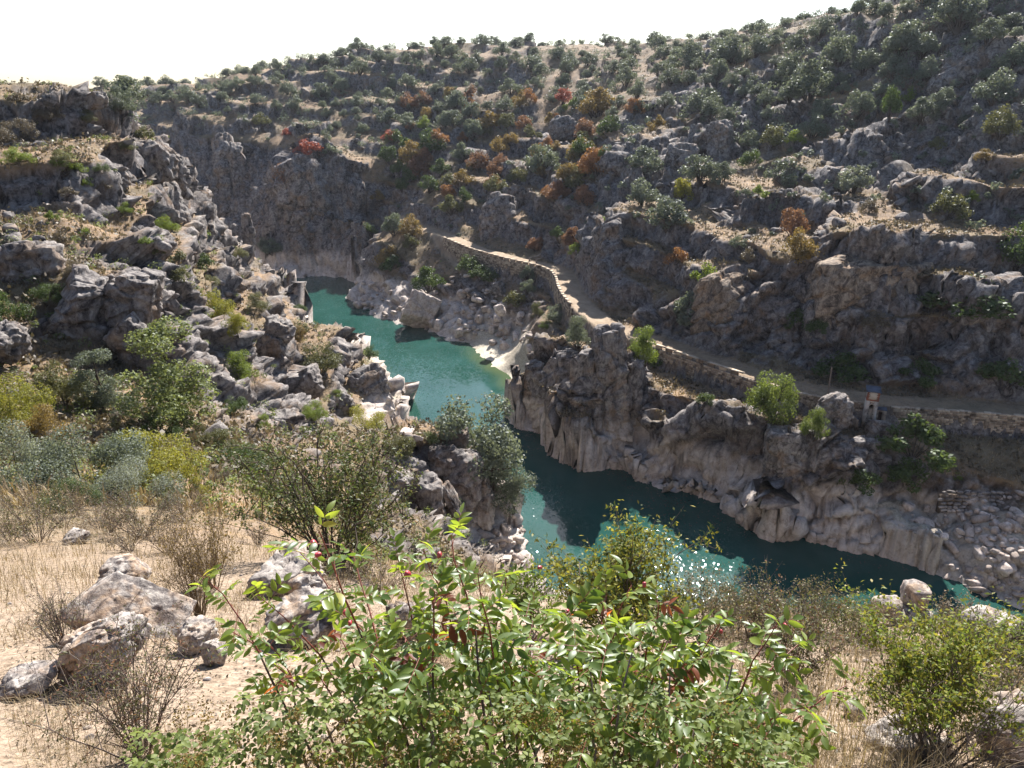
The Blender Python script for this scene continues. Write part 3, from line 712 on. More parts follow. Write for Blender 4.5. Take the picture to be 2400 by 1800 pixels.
FR('crag', 'steep crag on the left skyline ridge below the lone dark oak', 355, 325, 425, 110, 120, 8, 342, boxy=.7, block=.28, crack=.08)
FR('crag', 'crag with a bright right face stepping down the ridge', 405, 360, 470, 80, 131, 7, 343, boxy=.7, block=.28, crack=.08, taper=.2)
FR('crag', 'leaning slab crag in the middle of the stepped ridge', 392, 430, 565, 85, 121, 5, 344, tilt=(0, -.3, 0), boxy=.8, block=.2, crack=.06)
FR('crag', 'dark cube shaped crag in front of the stepped ridge', 262, 370, 450, 75, 100, 6, 345, boxy=.8, block=.22, crack=.08)
FR('crag', 'low crag at the lower end of the stepped ridge', 470, 500, 590, 70, 140, 6, 346, tilt=(0, -.3, 0), boxy=.7, block=.25)
FR('boulder', 'flat layered boulder on the left skyline', 70, 236, 278, 105, 113, 6, 347, boxy=.6, block=.2)
FR('boulder', 'wedge shaped slab on the left skyline beside the lone dark oak', 205, 218, 262, 85, 113, 5, 348, tilt=(0, -.2, 0), boxy=.6, block=.18)
FR('crag', 'square cracked crag under the left skyline', 85, 330, 400, 90, 101, 6, 349, boxy=.8, block=.25, crack=.09)
FR('rock_bluff', 'rounded grey bluff bulging over the middle of the river', 868, 858, 1020, 135, 117, 8, 350, boxy=.5, block=.14, crack=.05)
FR('rock_bluff', 'long sloping rock back behind the rounded bluff', 760, 790, 880, 130, 122, 8, 351, tilt=(0, .4, 0), boxy=.6, block=.18)
FR('boulder', 'dark round boulder sitting on the sloping bank behind the yellow bush', 800, 918, 985, 62, 104, 4, 352, boxy=.4, block=.18)
FR('rock_slab', 'layered dark slab below the small trees left of the yellow bush', 650, 965, 1070, 100, 76, 5, 353, tilt=(0, .5, 0), boxy=.8, block=.25, crack=.08)
FR('rock_slab', 'flat cap stone on the top of the near outcrop beside the overhanging tree', 1072, 1003, 1060, 62, 79.5, 3, 354, boxy=.7, block=.18)
FR('rock_slab', 'large smooth tan faced slab in the middle of the near outcrop', 1080, 1062, 1225, 105, 75, 5, 355, tilt=(0, .12, .2), boxy=.8, cuts=6, block=.12, crack=.04)
FR('rock_slab', 'rough upright slab at the lower left of the near outcrop', 1012, 1110, 1262, 85, 68.5, 4.5, 356, tilt=(0, .1, 0), boxy=.75, block=.2, crack=.06)
FR('rock_slab', 'thin leaning rock blade between the two larger slabs of the near outcrop', 1066, 1125, 1240, 26, 70, 2.4, 357, tilt=(0, -.42, 0), boxy=.9, cuts=4, block=.08)
FR('rock_slab', 'dark block on the river side of the near outcrop', 1130, 1108, 1235, 65, 79, 4, 358, boxy=.7, block=.25)
FR('rock_slab', 'long lying slab at the left end of the near outcrop', 950, 1075, 1125, 105, 71, 3, 359, tilt=(0, .12, 0), boxy=.8, block=.18)
FR('rock_slab', 'striped tilted block under the lying slab of the near outcrop', 922, 1110, 1195, 60, 67, 3.5, 360, tilt=(0, .5, 0), boxy=.8, block=.25, crack=.08)
FR('rock_slab', 'pile of dark rock between the cap stone and the smooth slab', 1035, 1050, 1110, 90, 76, 4, 361, boxy=.5, block=.35, crack=.1)
FR('rock_slab', 'bright flat grey slab tilted into the water at the point of land', 985, 686, 772, 82, 173, 7, 362, M_PALE, tilt=(-.35, .45, 0), boxy=.9, cuts=4, block=.1)
FR('boulder', 'sunlit white boulder at the water edge of the point of land', 1072, 758, 800, 55, 171, 5, 363, M_PALE, boxy=.6, block=.12)
FR('boulder', 'small grey boulder beside the footpath on the point of land', 1020, 582, 604, 24, 197, 2.2, 364, boxy=.4)
FR('boulder', 'large grey boulder in the shade under the bend of the walled road', 1165, 660, 705, 48, 171, 4, 365, boxy=.5, taper=.2)
FR('boulder', 'lone pale flat stone on the slope below the walled road', 1172, 712, 742, 26, 158, 2.2, 366, M_PALE, boxy=.6, tilt=(0, -.5, 0))
# foreground boulders (distance from the ground they sit on)
def fg_rock(name, label, px, py_base, wpx, hpx, depth, seed, lift=0.0, **kw):
    g0 = hit(px, py_base); Yd = g0[1] if g0[1] < 30 else 6.4
    return FR(name, label, px, py_base - hpx, py_base, wpx, Yd, depth, seed, M_NEARROCK, **kw)
fg_rock('boulder', 'leaning lichen covered boulder with an undercut front at lower left', 300, 1482, 262, 88, .55, 370, tilt=(.40, .52, .10), boxy=.9, cuts=5, block=.05, crack=.015, rough=.028)
fg_rock('boulder', 'dark base rock under the leaning lichen covered boulder', 248, 1590, 165, 130, .40, 371, boxy=.75, cuts=6, block=.15, rough=.04)
fg_rock('boulder', 'rounded grey boulder peeping up behind the leaning boulder', 300, 1372, 110, 58, .6, 372, boxy=.3, block=.08, rough=.04)
fg_rock('boulder', 'grey boulder with a flat top right of the leaning boulder', 460, 1525, 85, 65, .3, 373, boxy=.5, block=.15, rough=.05)
fg_rock('boulder', 'small square stone lying on the bare pale soil', 502, 1555, 58, 50, .18, 374, boxy=.7, block=.1, tilt=(0, .3, .3))
fg_rock('boulder', 'bright white weathered rock ledge behind the leafy bush', 715, 1500, 190, 95, .6, 376, boxy=.5, block=.2, crack=.04, rough=.06)
fg_rock('boulder', 'brown arched rock behind the bright white ledge', 725, 1420, 100, 65, .4, 377, boxy=.3, rough=.05)
fg_rock('boulder', 'dark humped rock below the branchy shrub', 680, 1385, 185, 75, 1.0, 378, boxy=.4, rough=.05)
fg_rock('boulder', 'pale rock patch showing between the bush stems', 960, 1500, 130, 80, .4, 380, boxy=.5, rough=.06)
fg_rock('boulder', 'tall rounded standing stone at the cliff edge on the right', 2147, 1432, 52, 62, .32, 381, boxy=.6, cuts=4, block=.06, crack=.01, rough=.02, sub=4)
fg_rock('boulder', 'low cream coloured stone left of the standing stone', 2082, 1440, 68, 40, .3, 382, boxy=.5, block=.08, sub=4)
fg_rock('boulder', 'flat grey boulder under the standing stone', 2130, 1470, 105, 45, .5, 383, boxy=.5, block=.1, sub=4)
fg_rock('boulder', 'long brown boulder at the right edge of the cliff top', 2370, 1540, 150, 75, .8, 384, boxy=.5, block=.1)
fg_rock('boulder', 'weathered grey rock shelf at the foot of the green broom', 2130, 1760, 160, 55, .3, 385, boxy=.6, block=.15, rough=.05)
fg_rock('boulder', 'small light stone in the dry grass left of the green broom', 2000, 1680, 40, 32, .14, 386, boxy=.6)
fg_rock('boulder', 'pitted grey rock in the lower right corner', 2370, 1760, 120, 110, .4, 387, boxy=.4, rough=.07)
fg_rock('boulder', 'flat cream stone in the dry grass at the left edge', 70, 1620, 110, 45, .35, 388, boxy=.6, block=.06)
fg_rock('boulder', 'grey rock in the grass above the leaning boulder', 182, 1275, 50, 28, .6, 389, boxy=.4)

# rubble: rocks one can count, from a few shared shapes
RUB = [mesh_np('rubble_rock', *rock_verts(400 + k, d, 3, cuts=8, boxy=.6, block=.1, crack=.02), M_PALE) for k, d in enumerate([(1, .8, .7), (1, .6, .5), (.9, .9, .6), (1.2, .7, .4), (.8, .7, .8), (1.3, .6, .6)])]
RUBG = [m.copy() for m in RUB]
for m in RUBG: m.materials.clear(); m.materials.append(M_ROCK)
def scatter_rocks(name, label, group, polys, n, smin, smax, meshes, seed, ymin=0, sink=.25, maxtry=6):
    rg = random.Random(seed); out = []
    for _ in range(n):
        x0, y0, x1, y1 = rg.choice(polys)
        p = hit(rg.uniform(x0, x1), rg.uniform(y0, y1), ymin)
        if p[2] < WATER - 0.1: continue
        s = smin * (smax / smin) ** (rg.random() ** 1.7)
        o = link(name, rg.choice(meshes), None, (p[0], p[1], p[2] + s * (0.35 - sink)), (rg.uniform(-.5, .5), rg.uniform(-.5, .5), rg.uniform(0, 6.28)), s)
        out.append(tag(o, label, 'rock', group))
    return out
scatter_rocks('rubble_rock', 'angular grey rubble rock in the heap at lower right beside the dark water', 'rubble on the lower right bank', [(2200, 1210, 2400, 1400), (2280, 1240, 2400, 1420), (2120, 1190, 2300, 1290), (2240, 1160, 2400, 1260)], 230, .45, 1.9, RUB, 1)
scatter_rocks('shore_stone', 'bleached rock piled on the white shore below the near outcrop', 'bleached shore rocks under the near outcrop', [(1150, 1190, 1205, 1330), (1165, 1230, 1215, 1340), (940, 1010, 985, 1060)], 90, .5, 2.2, RUB, 2)
scatter_rocks('shore_stone', 'grey broken stone on the stony shore of the point of land', 'stones on the point of land', [(830, 660, 960, 760), (900, 690, 1110, 800), (1060, 640, 1180, 790), (1100, 690, 1200, 800), (1150, 740, 1250, 830)], 215, .6, 3.4, RUB, 3)
scatter_rocks('hillside_boulder', 'grey boulder lying on the dry left slope', 'boulders on the left slope', [(0, 420, 400, 620), (300, 560, 560, 760), (420, 680, 640, 800), (0, 520, 120, 620), (700, 790, 850, 930), (380, 980, 640, 1120), (20, 900, 380, 1060)], 75, .6, 2.2, RUBG, 4)
scatter_rocks('hillside_boulder', 'grey boulder lying among the scrub of the far right hillside', 'boulders on the far hillside', [(1500, 200, 2400, 520), (1700, 380, 2400, 620), (1300, 280, 1700, 480), (800, 250, 1300, 450)], 150, .8, 3.2, RUBG, 5, 100)
# ------------------------------------------------------------------ built things: walls, tower, steps, pole, barrier
def box_arrays(boxes):
    """boxes: list of (centre, x axis, y axis, z axis half vectors) -> verts, quads"""
    vs, fs = [], []
    for c, ax, ay, az in boxes:
        c, ax, ay, az = map(np.asarray, (c, ax, ay, az)); k = len(vs)
        for sx, sy, sz in ((-1,-1,-1),(1,-1,-1),(1,1,-1),(-1,1,-1),(-1,-1,1),(1,-1,1),(1,1,1),(-1,1,1)):
            vs.append(c + sx * ax + sy * ay + sz * az)
        fs += [(k,k+3,k+2,k+1),(k+4,k+5,k+6,k+7),(k,k+1,k+5,k+4),(k+1,k+2,k+6,k+5),(k+2,k+3,k+7,k+6),(k+3,k,k+4,k+7)]
    return np.array(vs), np.array(fs)
def boxes_mesh(name, boxes, mat, tints=None):
    v, f = box_arrays(boxes); me = mesh_np(name, v, f, mat)
    attr(me, 'tint', np.repeat(tints if tints is not None else np.full(len(boxes), .5), 8))
    return me
def masonry(name, stops, rough=0.9):
    g = NT(name); pos = g.geo().outputs['Position']
    n1 = g.noise(pos, 2.5, 4, .7); n2 = g.noise(pos, 0.7, 3, .6)
    t = g.math('ADD', g.math('MULTIPLY', g.attr('tint'), 0.6), g.math('MULTIPLY', n1, 0.5))
    c = g.ramp(t, stops)
    c = g.mix(g.maprange(n2, .52, .68), c, g.mix(1.0, c, (0.38, 0.36, 0.36), 'MULTIPLY'))
    return g.set(c, rough, g.bump(n1, 0.04, .8), 0.2)
M_STONE = masonry('masonry_stone', [(0.2, (0.13, 0.098, 0.07)), (0.5, (0.34, 0.255, 0.18)), (0.85, (0.56, 0.45, 0.33))])
M_MORTAR = masonry('wall_mortar', [(0.3, (0.12, 0.09, 0.07)), (0.8, (0.24, 0.19, 0.14))])
M_PLASTER = masonry('cream_render', [(0.3, (0.42, 0.35, 0.28)), (0.8, (0.62, 0.55, 0.46))])
M_BRICK = masonry('red_brick', [(0.3, (0.24, 0.085, 0.05)), (0.8, (0.40, 0.16, 0.10))])
M_SLATE = masonry('slate_slab', [(0.3, (0.05, 0.06, 0.085)), (0.8, (0.12, 0.14, 0.18))])
M_DARK = masonry('opening_shade', [(0.3, (0.012, 0.008, 0.007)), (0.8, (0.03, 0.02, 0.017))])  # near-black colour standing in for the shade inside openings and holes
M_DOOR = masonry('brown_door', [(0.3, (0.05, 0.025, 0.018)), (0.8, (0.10, 0.05, 0.035))])
M_WOOD = masonry('weathered_wood', [(0.3, (0.18, 0.14, 0.11)), (0.8, (0.40, 0.33, 0.27))])
UP = np.array([0, 0, 1.0])
ARC = np.concatenate([[0], np.cumsum(np.linalg.norm(np.diff(RO[:, :2], axis=0), axis=1))])
def on_wall(s, off=0.0):                          # point on the outer road edge at arc length s
    x = np.interp(s, ARC, RO[:, 0]); y = np.interp(s, ARC, RO[:, 1]); z = np.interp(s, ARC, RO[:, 2])
    tx = np.interp(s, ARC, T[:, 0]); ty = np.interp(s, ARC, T[:, 1]); nl = math.hypot(tx, ty); t = np.array([tx / nl, ty / nl, 0])
    n = np.array([-t[1], t[0], 0]); n = n if n @ np.array([np.interp(s, ARC, NRM[:, 0]), np.interp(s, ARC, NRM[:, 1]), 0]) > 0 else -n
    return np.array([x, y, z]) + n * off, t, n
def arc_of(px, py, z):
    q = at_z(px, py, z); return ARC[int(np.argmin(np.hypot(RO[:, 0] - q[0], RO[:, 1] - q[1])))]
def road_wall(label, s0, s1, drop, parapet, openings, seed, top_extra=0.0, step_open=1.85):
    rg = np.random.default_rng(seed)
    c0, _, _ = on_wall((s0 + s1) / 2); root = link('retaining_wall', None, None, (float(c0[0]), float(c0[1]), float(c0[2] - drop)))
    tag(root, label, 'wall'); org = np.array(root.location)
    core, stones, st = [], [], []
    ds = 0.6; n = int((s1 - s0) / ds)
    for i in range(n):                            # core
        p, t, nn = on_wall(s0 + (i + .5) * ds, -0.25)
        ztop = 0.02 + top_extra
        core.append((p + UP * ((ztop - drop) / 2) - org, t * ds * .53, nn * .24, UP * ((ztop + drop) / 2)))
    # courses of facing stones on the river side
    zc = -drop
    while zc < top_extra - .04:
        hc = rg.uniform(.22, .36); s = s0 + rg.uniform(0, .3)
        while s < s1 - .2:
            L = rg.uniform(.3, .75)
            if rg.random() > .05:
                p, t, nn = on_wall(s + L / 2, -0.50 - rg.uniform(0, .05))
                stones.append((p + UP * (zc + hc / 2) - org, t * (L / 2 - .02), nn * .06, UP * (hc / 2 - .018))); st.append(rg.random())
            s += L
        zc += hc
    link('wall_core', boxes_mesh('wall_core', core, M_MORTAR), root)
    sw = link('stonework', boxes_mesh('stonework', stones, M_STONE, np.array(st)), root); sw['kind'] = 'stuff'
    if parapet:
        s = s0; k = 0
        while s < s1 - step_open:                 # piers with openings between, a coping stone over each bay
            wpier = step_open - openings if openings else step_open
            p, t, nn = on_wall(s + wpier / 2, -0.22)
            m = boxes_mesh('parapet_pier', [((0, 0, 0), t * wpier / 2, nn * .2, UP * .24)], M_STONE, np.array([rg.random()]))
            link('parapet_pier', m, root, tuple(p + UP * .26 - org))
            p, t, nn = on_wall(s + step_open / 2, -0.22)
            m = boxes_mesh('coping_stone', [((0, 0, 0), t * (step_open / 2 - .015), nn * .27, UP * .07)], M_STONE, np.array([.45 + .5 * rg.random()]))
            link('coping_stone', m, root, tuple(p + UP * (.575 + rg.uniform(-.015, .015)) - org))
            s += step_open; k += 1
    else:
        s = s0
        while s < s1 - .5:
            L = rg.uniform(.45, .9); hh = rg.uniform(.06, .13)
            p, t, nn = on_wall(s + L / 2, -0.26 + rg.uniform(-.03, .03))
            m = boxes_mesh('coping_stone', [((0, 0, 0), t * (L / 2 - .02), nn * .28, UP * hh)], M_STONE, np.array([.4 + .6 * rg.random()]))
            link('coping_stone', m, root, tuple(p + UP * (top_extra + hh + .01) - org), (0, 0, 0))
            s += L
    return root
sA0, sA1 = arc_of(1042, 560, -35.4), arc_of(1345, 724, -37.6)
road_wall('curved stone retaining wall with a notched parapet under the far road bend', sA0, sA1, 4.4, True, .5, 1, step_open=1.9)
sB0, sB1 = arc_of(1520, 806, -38), arc_of(1775, 892, -38.2)
road_wall('straight stone wall with a row of rectangular openings left of the green tree', sB0, sB1, 2.9, True, .95, 2, step_open=2.05)
sC0, sC1 = arc_of(1800, 900, -38.25), arc_of(1936, 933, -38.4)
road_wall('plain low stone wall between the green tree and the steps', sC0, sC1, 2.3, False, False, 3)
sD0, sD1 = arc_of(2085, 954, -38.5), arc_of(2520, 985, -38.8)
road_wall('long stained stone retaining wall right of the little tower', sD0, sD1, 3.4, False, False, 4)
sE0, sE1 = arc_of(1960, 938, -38.4), arc_of(2020, 946, -38.45)
road_wall('short stone wall behind the steps left of the little tower', sE0, sE1, 3.0, False, False, 5)

# tower
pT, tT, nT = on_wall(arc_of(2044, 950, -38.45), -1.35)
base = np.array(at_y(2034, 990, pT[1])); zb = base[2] - .4
tw = link('gauge_tower', None, None, (base[0], base[1], zb), (0, 0, math.atan2(tT[1], tT[0])))
tag(tw, 'small cream tower with brick corners, arched opening and flat slate roof', 'tower')
H = lambda x, y, z, a, b, c: ((x, y, z), (a, 0, 0), (0, b, 0), (0, 0, c))     # local box: front is -y
link('shaft', boxes_mesh('shaft', [H(-.49, 0, 1.9, .23, .75, 1.9), H(.49, 0, 1.9, .23, .75, 1.9), H(0, .18, 1.22, .26, .55, 1.22), H(0, .45, 3.1, .26, .3, .66), H(0, 0, 3.6, .26, .75, .12)], M_PLASTER), tw)
link('upper_wall', boxes_mesh('upper_wall', [H(0, 0, 4.42, .70, .73, .60)], M_PLASTER), tw)
link('brick_band', boxes_mesh('brick_band', [H(0, 0, 3.81, .745, .775, .085)], M_BRICK), tw)
for sx in (-1, 1):
    for k in range(9):
        wq = .16 if k % 2 else .10
        link('quoin_brick', boxes_mesh('quoin_brick', [((0, 0, 0), (wq, 0, 0), (0, .13, 0), (0, 0, .055))], M_BRICK, np.array([random.random()])), tw, (sx * (.735 - wq), -.625, 3.96 + k * .118))
# arched head: wedge stones around the opening, near-black panels behind paint the shade inside
for k in range(9):
    a_ = math.pi * (k + .5) / 9
    link('arch_stone', boxes_mesh('arch_stone', [((0, 0, 0), (.075 * math.sin(a_) + .06 * abs(math.cos(a_)), 0, 0), (0, .06, 0), (0, 0, .07))], M_PLASTER, np.array([random.random()])), tw, (.31 * math.cos(a_), -.745, 3.02 + .31 * math.sin(a_)), (0, -a_ + math.pi / 2, 0))
link('arch_shade_panel', boxes_mesh('arch_shade_panel', [H(0, .13, 2.74, .255, .02, .29), H(0, .13, 3.1, .2, .02, .1), H(0, .13, 3.24, .12, .02, .05)], M_DARK), tw)
link('sill', boxes_mesh('sill', [H(0, -.2, 2.45, .255, .42, .03)], M_PLASTER), tw)
for sx in (-1, 1):
    link('buttress', boxes_mesh('buttress', [((sx * .60, -.12, 1.25), (.14, 0, 0), (0, .78, 0), (-sx * .05, 0, 1.25)), ((sx * .56, -.12, 2.56), (.16, 0, 0), (0, .70, 0), (-sx * .04, 0, .08))], M_PLASTER), tw)
    for k in range(3):
        link('hole_shade', boxes_mesh('hole_shade', [((0, 0, 0), (.045, 0, 0), (0, .02, 0), (0, 0, .05))], M_DARK), tw, (sx * .30, -.762, .65 + k * .62))  # dark blocks on the face, painted shade of small holes
rf = link('roof', boxes_mesh('roof', [((0, 0, 5.10), (.90, 0, 0), (0, .98, .10), (0, 0, .05))], M_SLATE), tw)
link('roof_edging', boxes_mesh('roof_edging', [((.88, 0, 5.17), (.03, 0, 0), (0, .98, .10), (0, 0, .03)), ((0, .94, 5.27), (.9, 0, 0), (0, .03, 0), (0, 0, .03))], M_MORTAR), rf)
an = link('annex_wall', boxes_mesh('annex_wall', [H(.86, .25, 1.2, .14, .5, 1.2), H(1.72, .25, 1.2, .22, .5, 1.2), H(1.25, .25, 2.28, .26, .5, .12)], M_STONE), tw)
link('annex_roof', boxes_mesh('annex_roof', [H(1.33, .25, 2.45, .66, .56, .05)], M_SLATE), an)
link('door', boxes_mesh('door', [H(1.25, .1, 1.08, .245, .03, 1.08)], M_DOOR), tw)

# steps with a flank wall, going down towards the tower foot
stp = link('stone_steps', None, None, tuple(at_y(1985, 985, 91.4)))
tag(stp, 'stone steps going down from the road to the foot of the little tower', 'steps'); o3 = np.array(stp.location)
A_, B_ = np.array(at_y(1955, 938, 92.6)), np.array(at_y(2012, 986, 91.0))
dirs = B_ - A_; dh = np.array([dirs[0], dirs[1], 0]); dh /= np.linalg.norm(dh); pn = np.array([dh[1], -dh[0], 0]); pn = pn if pn[1] < 0 else -pn
for k in range(11):
    c = A_ + dirs * (k + .5) / 11
    link('step', boxes_mesh('step', [((0, 0, 0), dh * .19, pn * .55, UP * .2)], M_SLATE, np.array([.3 + .6 * random.random()])), stp, tuple(c - UP * .2 - o3))  # blue slate tone puts the skylight on the treads into their colour
fw = []
for k in range(11):
    c = A_ + dirs * (k + .5) / 11 + pn * .72; hh = 1.0
    fw.append((c - UP * hh * .6 - o3, dh * .21, pn * .14, UP * (hh * .9)))
link('flank_wall', boxes_mesh('flank_wall', fw, M_STONE, np.random.default_rng(3).random(11)), stp)
e_ = A_ - dh * .55 + pn * .2
link('end_pier', boxes_mesh('end_pier', [(e_ - UP * .95 - o3, dh * .42, pn * .7, UP * 1.05)], M_STONE), stp)

def tube_arrays(paths, ns=6):
    """paths: list of (points (k,3), radii (k)) -> verts, quads"""
    vs, fs, off = [], [], 0
    ang = np.arange(ns) * 2 * math.pi / ns
    for pts, rad in paths:
        pts = np.asarray(pts, float); rad = np.asarray(rad, float); k = len(pts)
        tg = np.gradient(pts, axis=0); tg /= np.linalg.norm(tg, axis=1, keepdims=True) + 1e-9
        ref = np.where(np.abs(tg[:, 2:3]) > .9, np.array([[1.0, 0, 0]]), np.array([[0, 0, 1.0]]))
        u = np.cross(tg, ref); u /= np.linalg.norm(u, axis=1, keepdims=True) + 1e-9; w_ = np.cross(tg, u)
        ring = pts[:, None] + rad[:, None, None] * (u[:, None] * np.cos(ang)[None, :, None] + w_[:, None] * np.sin(ang)[None, :, None])
        vs.append(ring.reshape(-1, 3))
        i = np.arange(k - 1)[:, None] * ns; j = np.arange(ns)[None, :]; j2 = (j + 1) % ns
        fs.append((np.stack([i + j, i + j2, i + ns + j2, i + ns + j], -1).reshape(-1, 4) + off)); off += k * ns
    return np.concatenate(vs), np.concatenate(fs)
p0 = at_y(1933, 966, 93.5); p1 = at_y(1932, 862, 93.5)
ph = p1[2] - p0[2]
v, f = tube_arrays([(np.array([(0, 0, -.6), (.01, 0, ph * .5), (0, .02, ph * .985), (0, .02, ph), (0, .02, ph + .01)]), [.11, .10, .085, .07, .001])], 10)
pole = tag(link('wooden_pole', mesh_np('wooden_pole', v, f, M_WOOD, True), None, p0), 'bare upright wooden pole beside the road left of the steps', 'pole')
# barrier across the road at the bend
a0 = np.array(at_z(1240, 612, -36.6)); a1 = np.array(at_z(1302, 598, -36.5)); b0 = np.array(at_z(1256, 616, -36.6)); b1 = np.array(at_z(1306, 603, -36.5))
bar = tag(link('rail_barrier', None, None, tuple(a0)), 'pair of long weathered rails laid across the road at the bend', 'barrier')
for q0, q1 in ((a0, a1), (b0, b1)):
    d = (q1 - q0); L = np.linalg.norm(d); d /= L; sd_ = np.cross(d, UP)
    link('rail', boxes_mesh('rail', [((q0 + q1) / 2 + UP * .75 - a0 + 0 * d, d * L / 2, sd_ * .12, UP * .10)][0:1], M_WOOD), bar)
    link('post', boxes_mesh('post', [(q0 + d * .15 + UP * .30 - a0, d * .12, sd_ * .12, UP * .34)], M_WOOD), bar)
    link('post', boxes_mesh('post', [(q1 - d * .15 + UP * .30 - a0, d * .12, sd_ * .12, UP * .34)], M_WOOD), bar)
# low trough-like slab by the road
g_ = NT('pale_green_panel'); M_PGREEN = g_.set(g_.ramp(g_.noise(g_.coord(), 3, 3), [(.3, (.30, .38, .36)), (.7, (.44, .52, .48))]), .5, None, .4)
tq = np.array(at_y(2165, 936, 97.5)); tr = tag(link('stone_trough', None, None, (tq[0], tq[1], tq[2] - .15), (0, 0, -.15)), 'low grey slab ringed trough with a pale green panel beside the road', 'trough')
link('rim', boxes_mesh('rim', [H(0, -.75, .25, 2.1, .16, .32), H(0, .75, .25, 2.1, .16, .32), H(-2.0, 0, .25, .16, .6, .32), H(1.9, 0, .2, .22, .6, .24)], M_SLATE, np.array([.8, .5, .6, .4])), tr)
link('panel', boxes_mesh('panel', [((-.35, .2, .50), (.95, 0, -.03), (0, .42, .12), (0, 0, .03))], M_PGREEN), tr)
# dry stone terrace wall below the long wall
dw = tag(link('dry_stone_wall', None, None, at_y(2300, 1195, 80.5)), 'crumbling dry stone terrace wall above the rubble at lower right', 'wall'); o4 = np.array(dw.location)
rg = np.random.default_rng(77)
STN = [mesh_np('stone', *rock_verts(600 + k, (1, .8, .55), 2, cuts=6, boxy=.8, block=0, rough=.02), M_ROCK) for k in range(4)]
for row in range(6):
    x = 2195 + rg.uniform(0, 10) + max(0, row - 3) * 6
    while x < 2405:
        wpx = rg.uniform(9, 22); q = np.array(at_y(x + wpx / 2, 1196 - row * 8.6 + (x - 2200) * .02 + rg.uniform(-1.5, 1.5), 80.2 + row * .10))
        s_ = wpx / FPX * 92 * 1.05
        link('stone', STN[rg.integers(4)], dw, tuple(q - o4), (rg.uniform(-.15, .15), rg.uniform(-.12, .12), rg.uniform(-.2, .2)), (s_, .6, .72)); x += wpx
link('rubble_core', boxes_mesh('rubble_core', [(np.array(at_y(2300, 1180, 80.9)) - o4, np.array([5.2, 0, 0]), np.array([0, .3, 0]), UP * 1.2)], M_MORTAR), dw)
# bird over the water
bp = at_y(1660, 1277, 34.0)
M_BIRD = NT('bird_feather').set((.10, .085, .075), .8)
bird = tag(link('bird', None, None, bp, (0.1, -.5, .6)), 'small brown bird flying over the dark water', 'bird')
v, f = ico(3); vv = v * np.array([.022, .075, .022]); vv[:, 0] *= 1 - .5 * np.clip(-v[:, 1], 0, 1); vv[:, 2] += .012 * np.clip(v[:, 1], 0, 1)
hd = v * .019 + np.array([0, .078, .010]); bk = v * np.array([.004, .012, .004]) + np.array([0, .102, .008])
tl_ = np.array([(-.012, -.06, 0), (.012, -.06, 0), (.028, -.135, .004), (0, -.115, .002), (-.028, -.135, .004)])
bv = np.concatenate([vv, hd, bk, tl_, tl_ + (0, 0, -.004)]); nv = len(v)
bf = [tuple(map(int, q)) for q in np.concatenate([f, f + nv, f + 2 * nv])]; k = 3 * nv
bf += [(k, k+1, k+2, k+3, k+4), (k+9, k+8, k+7, k+6, k+5)]
link('body', mesh_np('body', bv, bf, M_BIRD, True), bird)
for sx in (-1, 1):
    wv_ = np.array([(0, .035, .012), (0, -.025, .012), (sx * .07, .045, .035), (sx * .07, -.02, .033), (sx * .17, -.01, .045), (sx * .16, -.035, .043)])
    wv2 = np.concatenate([wv_, wv_ - (0, 0, .004)])
    link('wing', mesh_np('wing', wv2, [(0, 1, 3, 2), (2, 3, 5, 4), (6, 8, 9, 7), (8, 10, 11, 9), (0, 2, 8, 6), (2, 4, 10, 8), (1, 7, 9, 3), (3, 9, 11, 5), (4, 5, 11, 10)], M_BIRD), bird)
# ------------------------------------------------------------------ trees and shrubs
def foliage(name, lo, hi, trans=0.35, spec=0.25, rough=0.55):
    g = NT(name)
    rnd = g.n('ShaderNodeObjectInfo').outputs['Random']; tint = g.attr('tint')
    t = g.math('ADD', g.math('MULTIPLY', tint, 0.75), g.math('MULTIPLY', rnd, 0.25))
    c = g.ramp(t, [(0.1, lo), (0.9, hi)])
    g.set(c, rough, None, spec)
    tr = g.n('ShaderNodeBsdfTranslucent'); g.link(g.mix(1.0, c, (1.25, 1.2, 0.75), 'MULTIPLY'), tr.inputs[0])
    mx = g.n('ShaderNodeMixShader'); mx.inputs[0].default_value = trans
    g.link(g.b.outputs[0], mx.inputs[1]); g.link(tr.outputs[0], mx.inputs[2]); g.link(mx.outputs[0], g.out.inputs[0])
    return g.m
FOL = {
 'oak': foliage('holm_oak_leaves', (.075, .092, .07), (.185, .21, .165)),
 'grey': foliage('grey_green_leaves', (.095, .115, .085), (.20, .225, .165)),
 'silver': foliage('silver_leaves', (.125, .14, .11), (.26, .28, .225)),
 'green': foliage('green_leaves', (.035, .062, .018), (.11, .15, .045)),
 'olive': foliage('olive_leaves', (.075, .08, .032), (.17, .165, .075)),
 'lime': foliage('lime_leaves', (.085, .125, .022), (.22, .27, .055), .45),
 'yellow': foliage('yellow_green_leaves', (.15, .155, .025), (.32, .30, .06), .45),
 'amber': foliage('amber_leaves', (.13, .095, .035), (.29, .20, .075), .4),
 'orange': foliage('orange_leaves', (.18, .085, .04), (.37, .19, .085), .4),
 'rust': foliage('rust_leaves', (.13, .07, .045), (.29, .155, .10), .4),
 'red': foliage('red_leaves', (.20, .05, .04), (.40, .12, .085), .4),
 'pale': foliage('pale_green_leaves', (.10, .125, .045), (.25, .28, .12), .45),
 'fresh': foliage('fresh_green_leaves', (.055, .085, .022), (.20, .24, .06), .45),
 'straw': foliage('dry_twig_leaves', (.17, .12, .07), (.40, .31, .19), .2),
 'scrub': foliage('brown_scrub', (.08, .065, .045), (.21, .165, .11), .2),
}
M_BARK = NT('bark').set((.075, .058, .046), .9, None, .1)
M_TWIG = NT('grey_twig').set((.16, .125, .105), .9, None, .1)
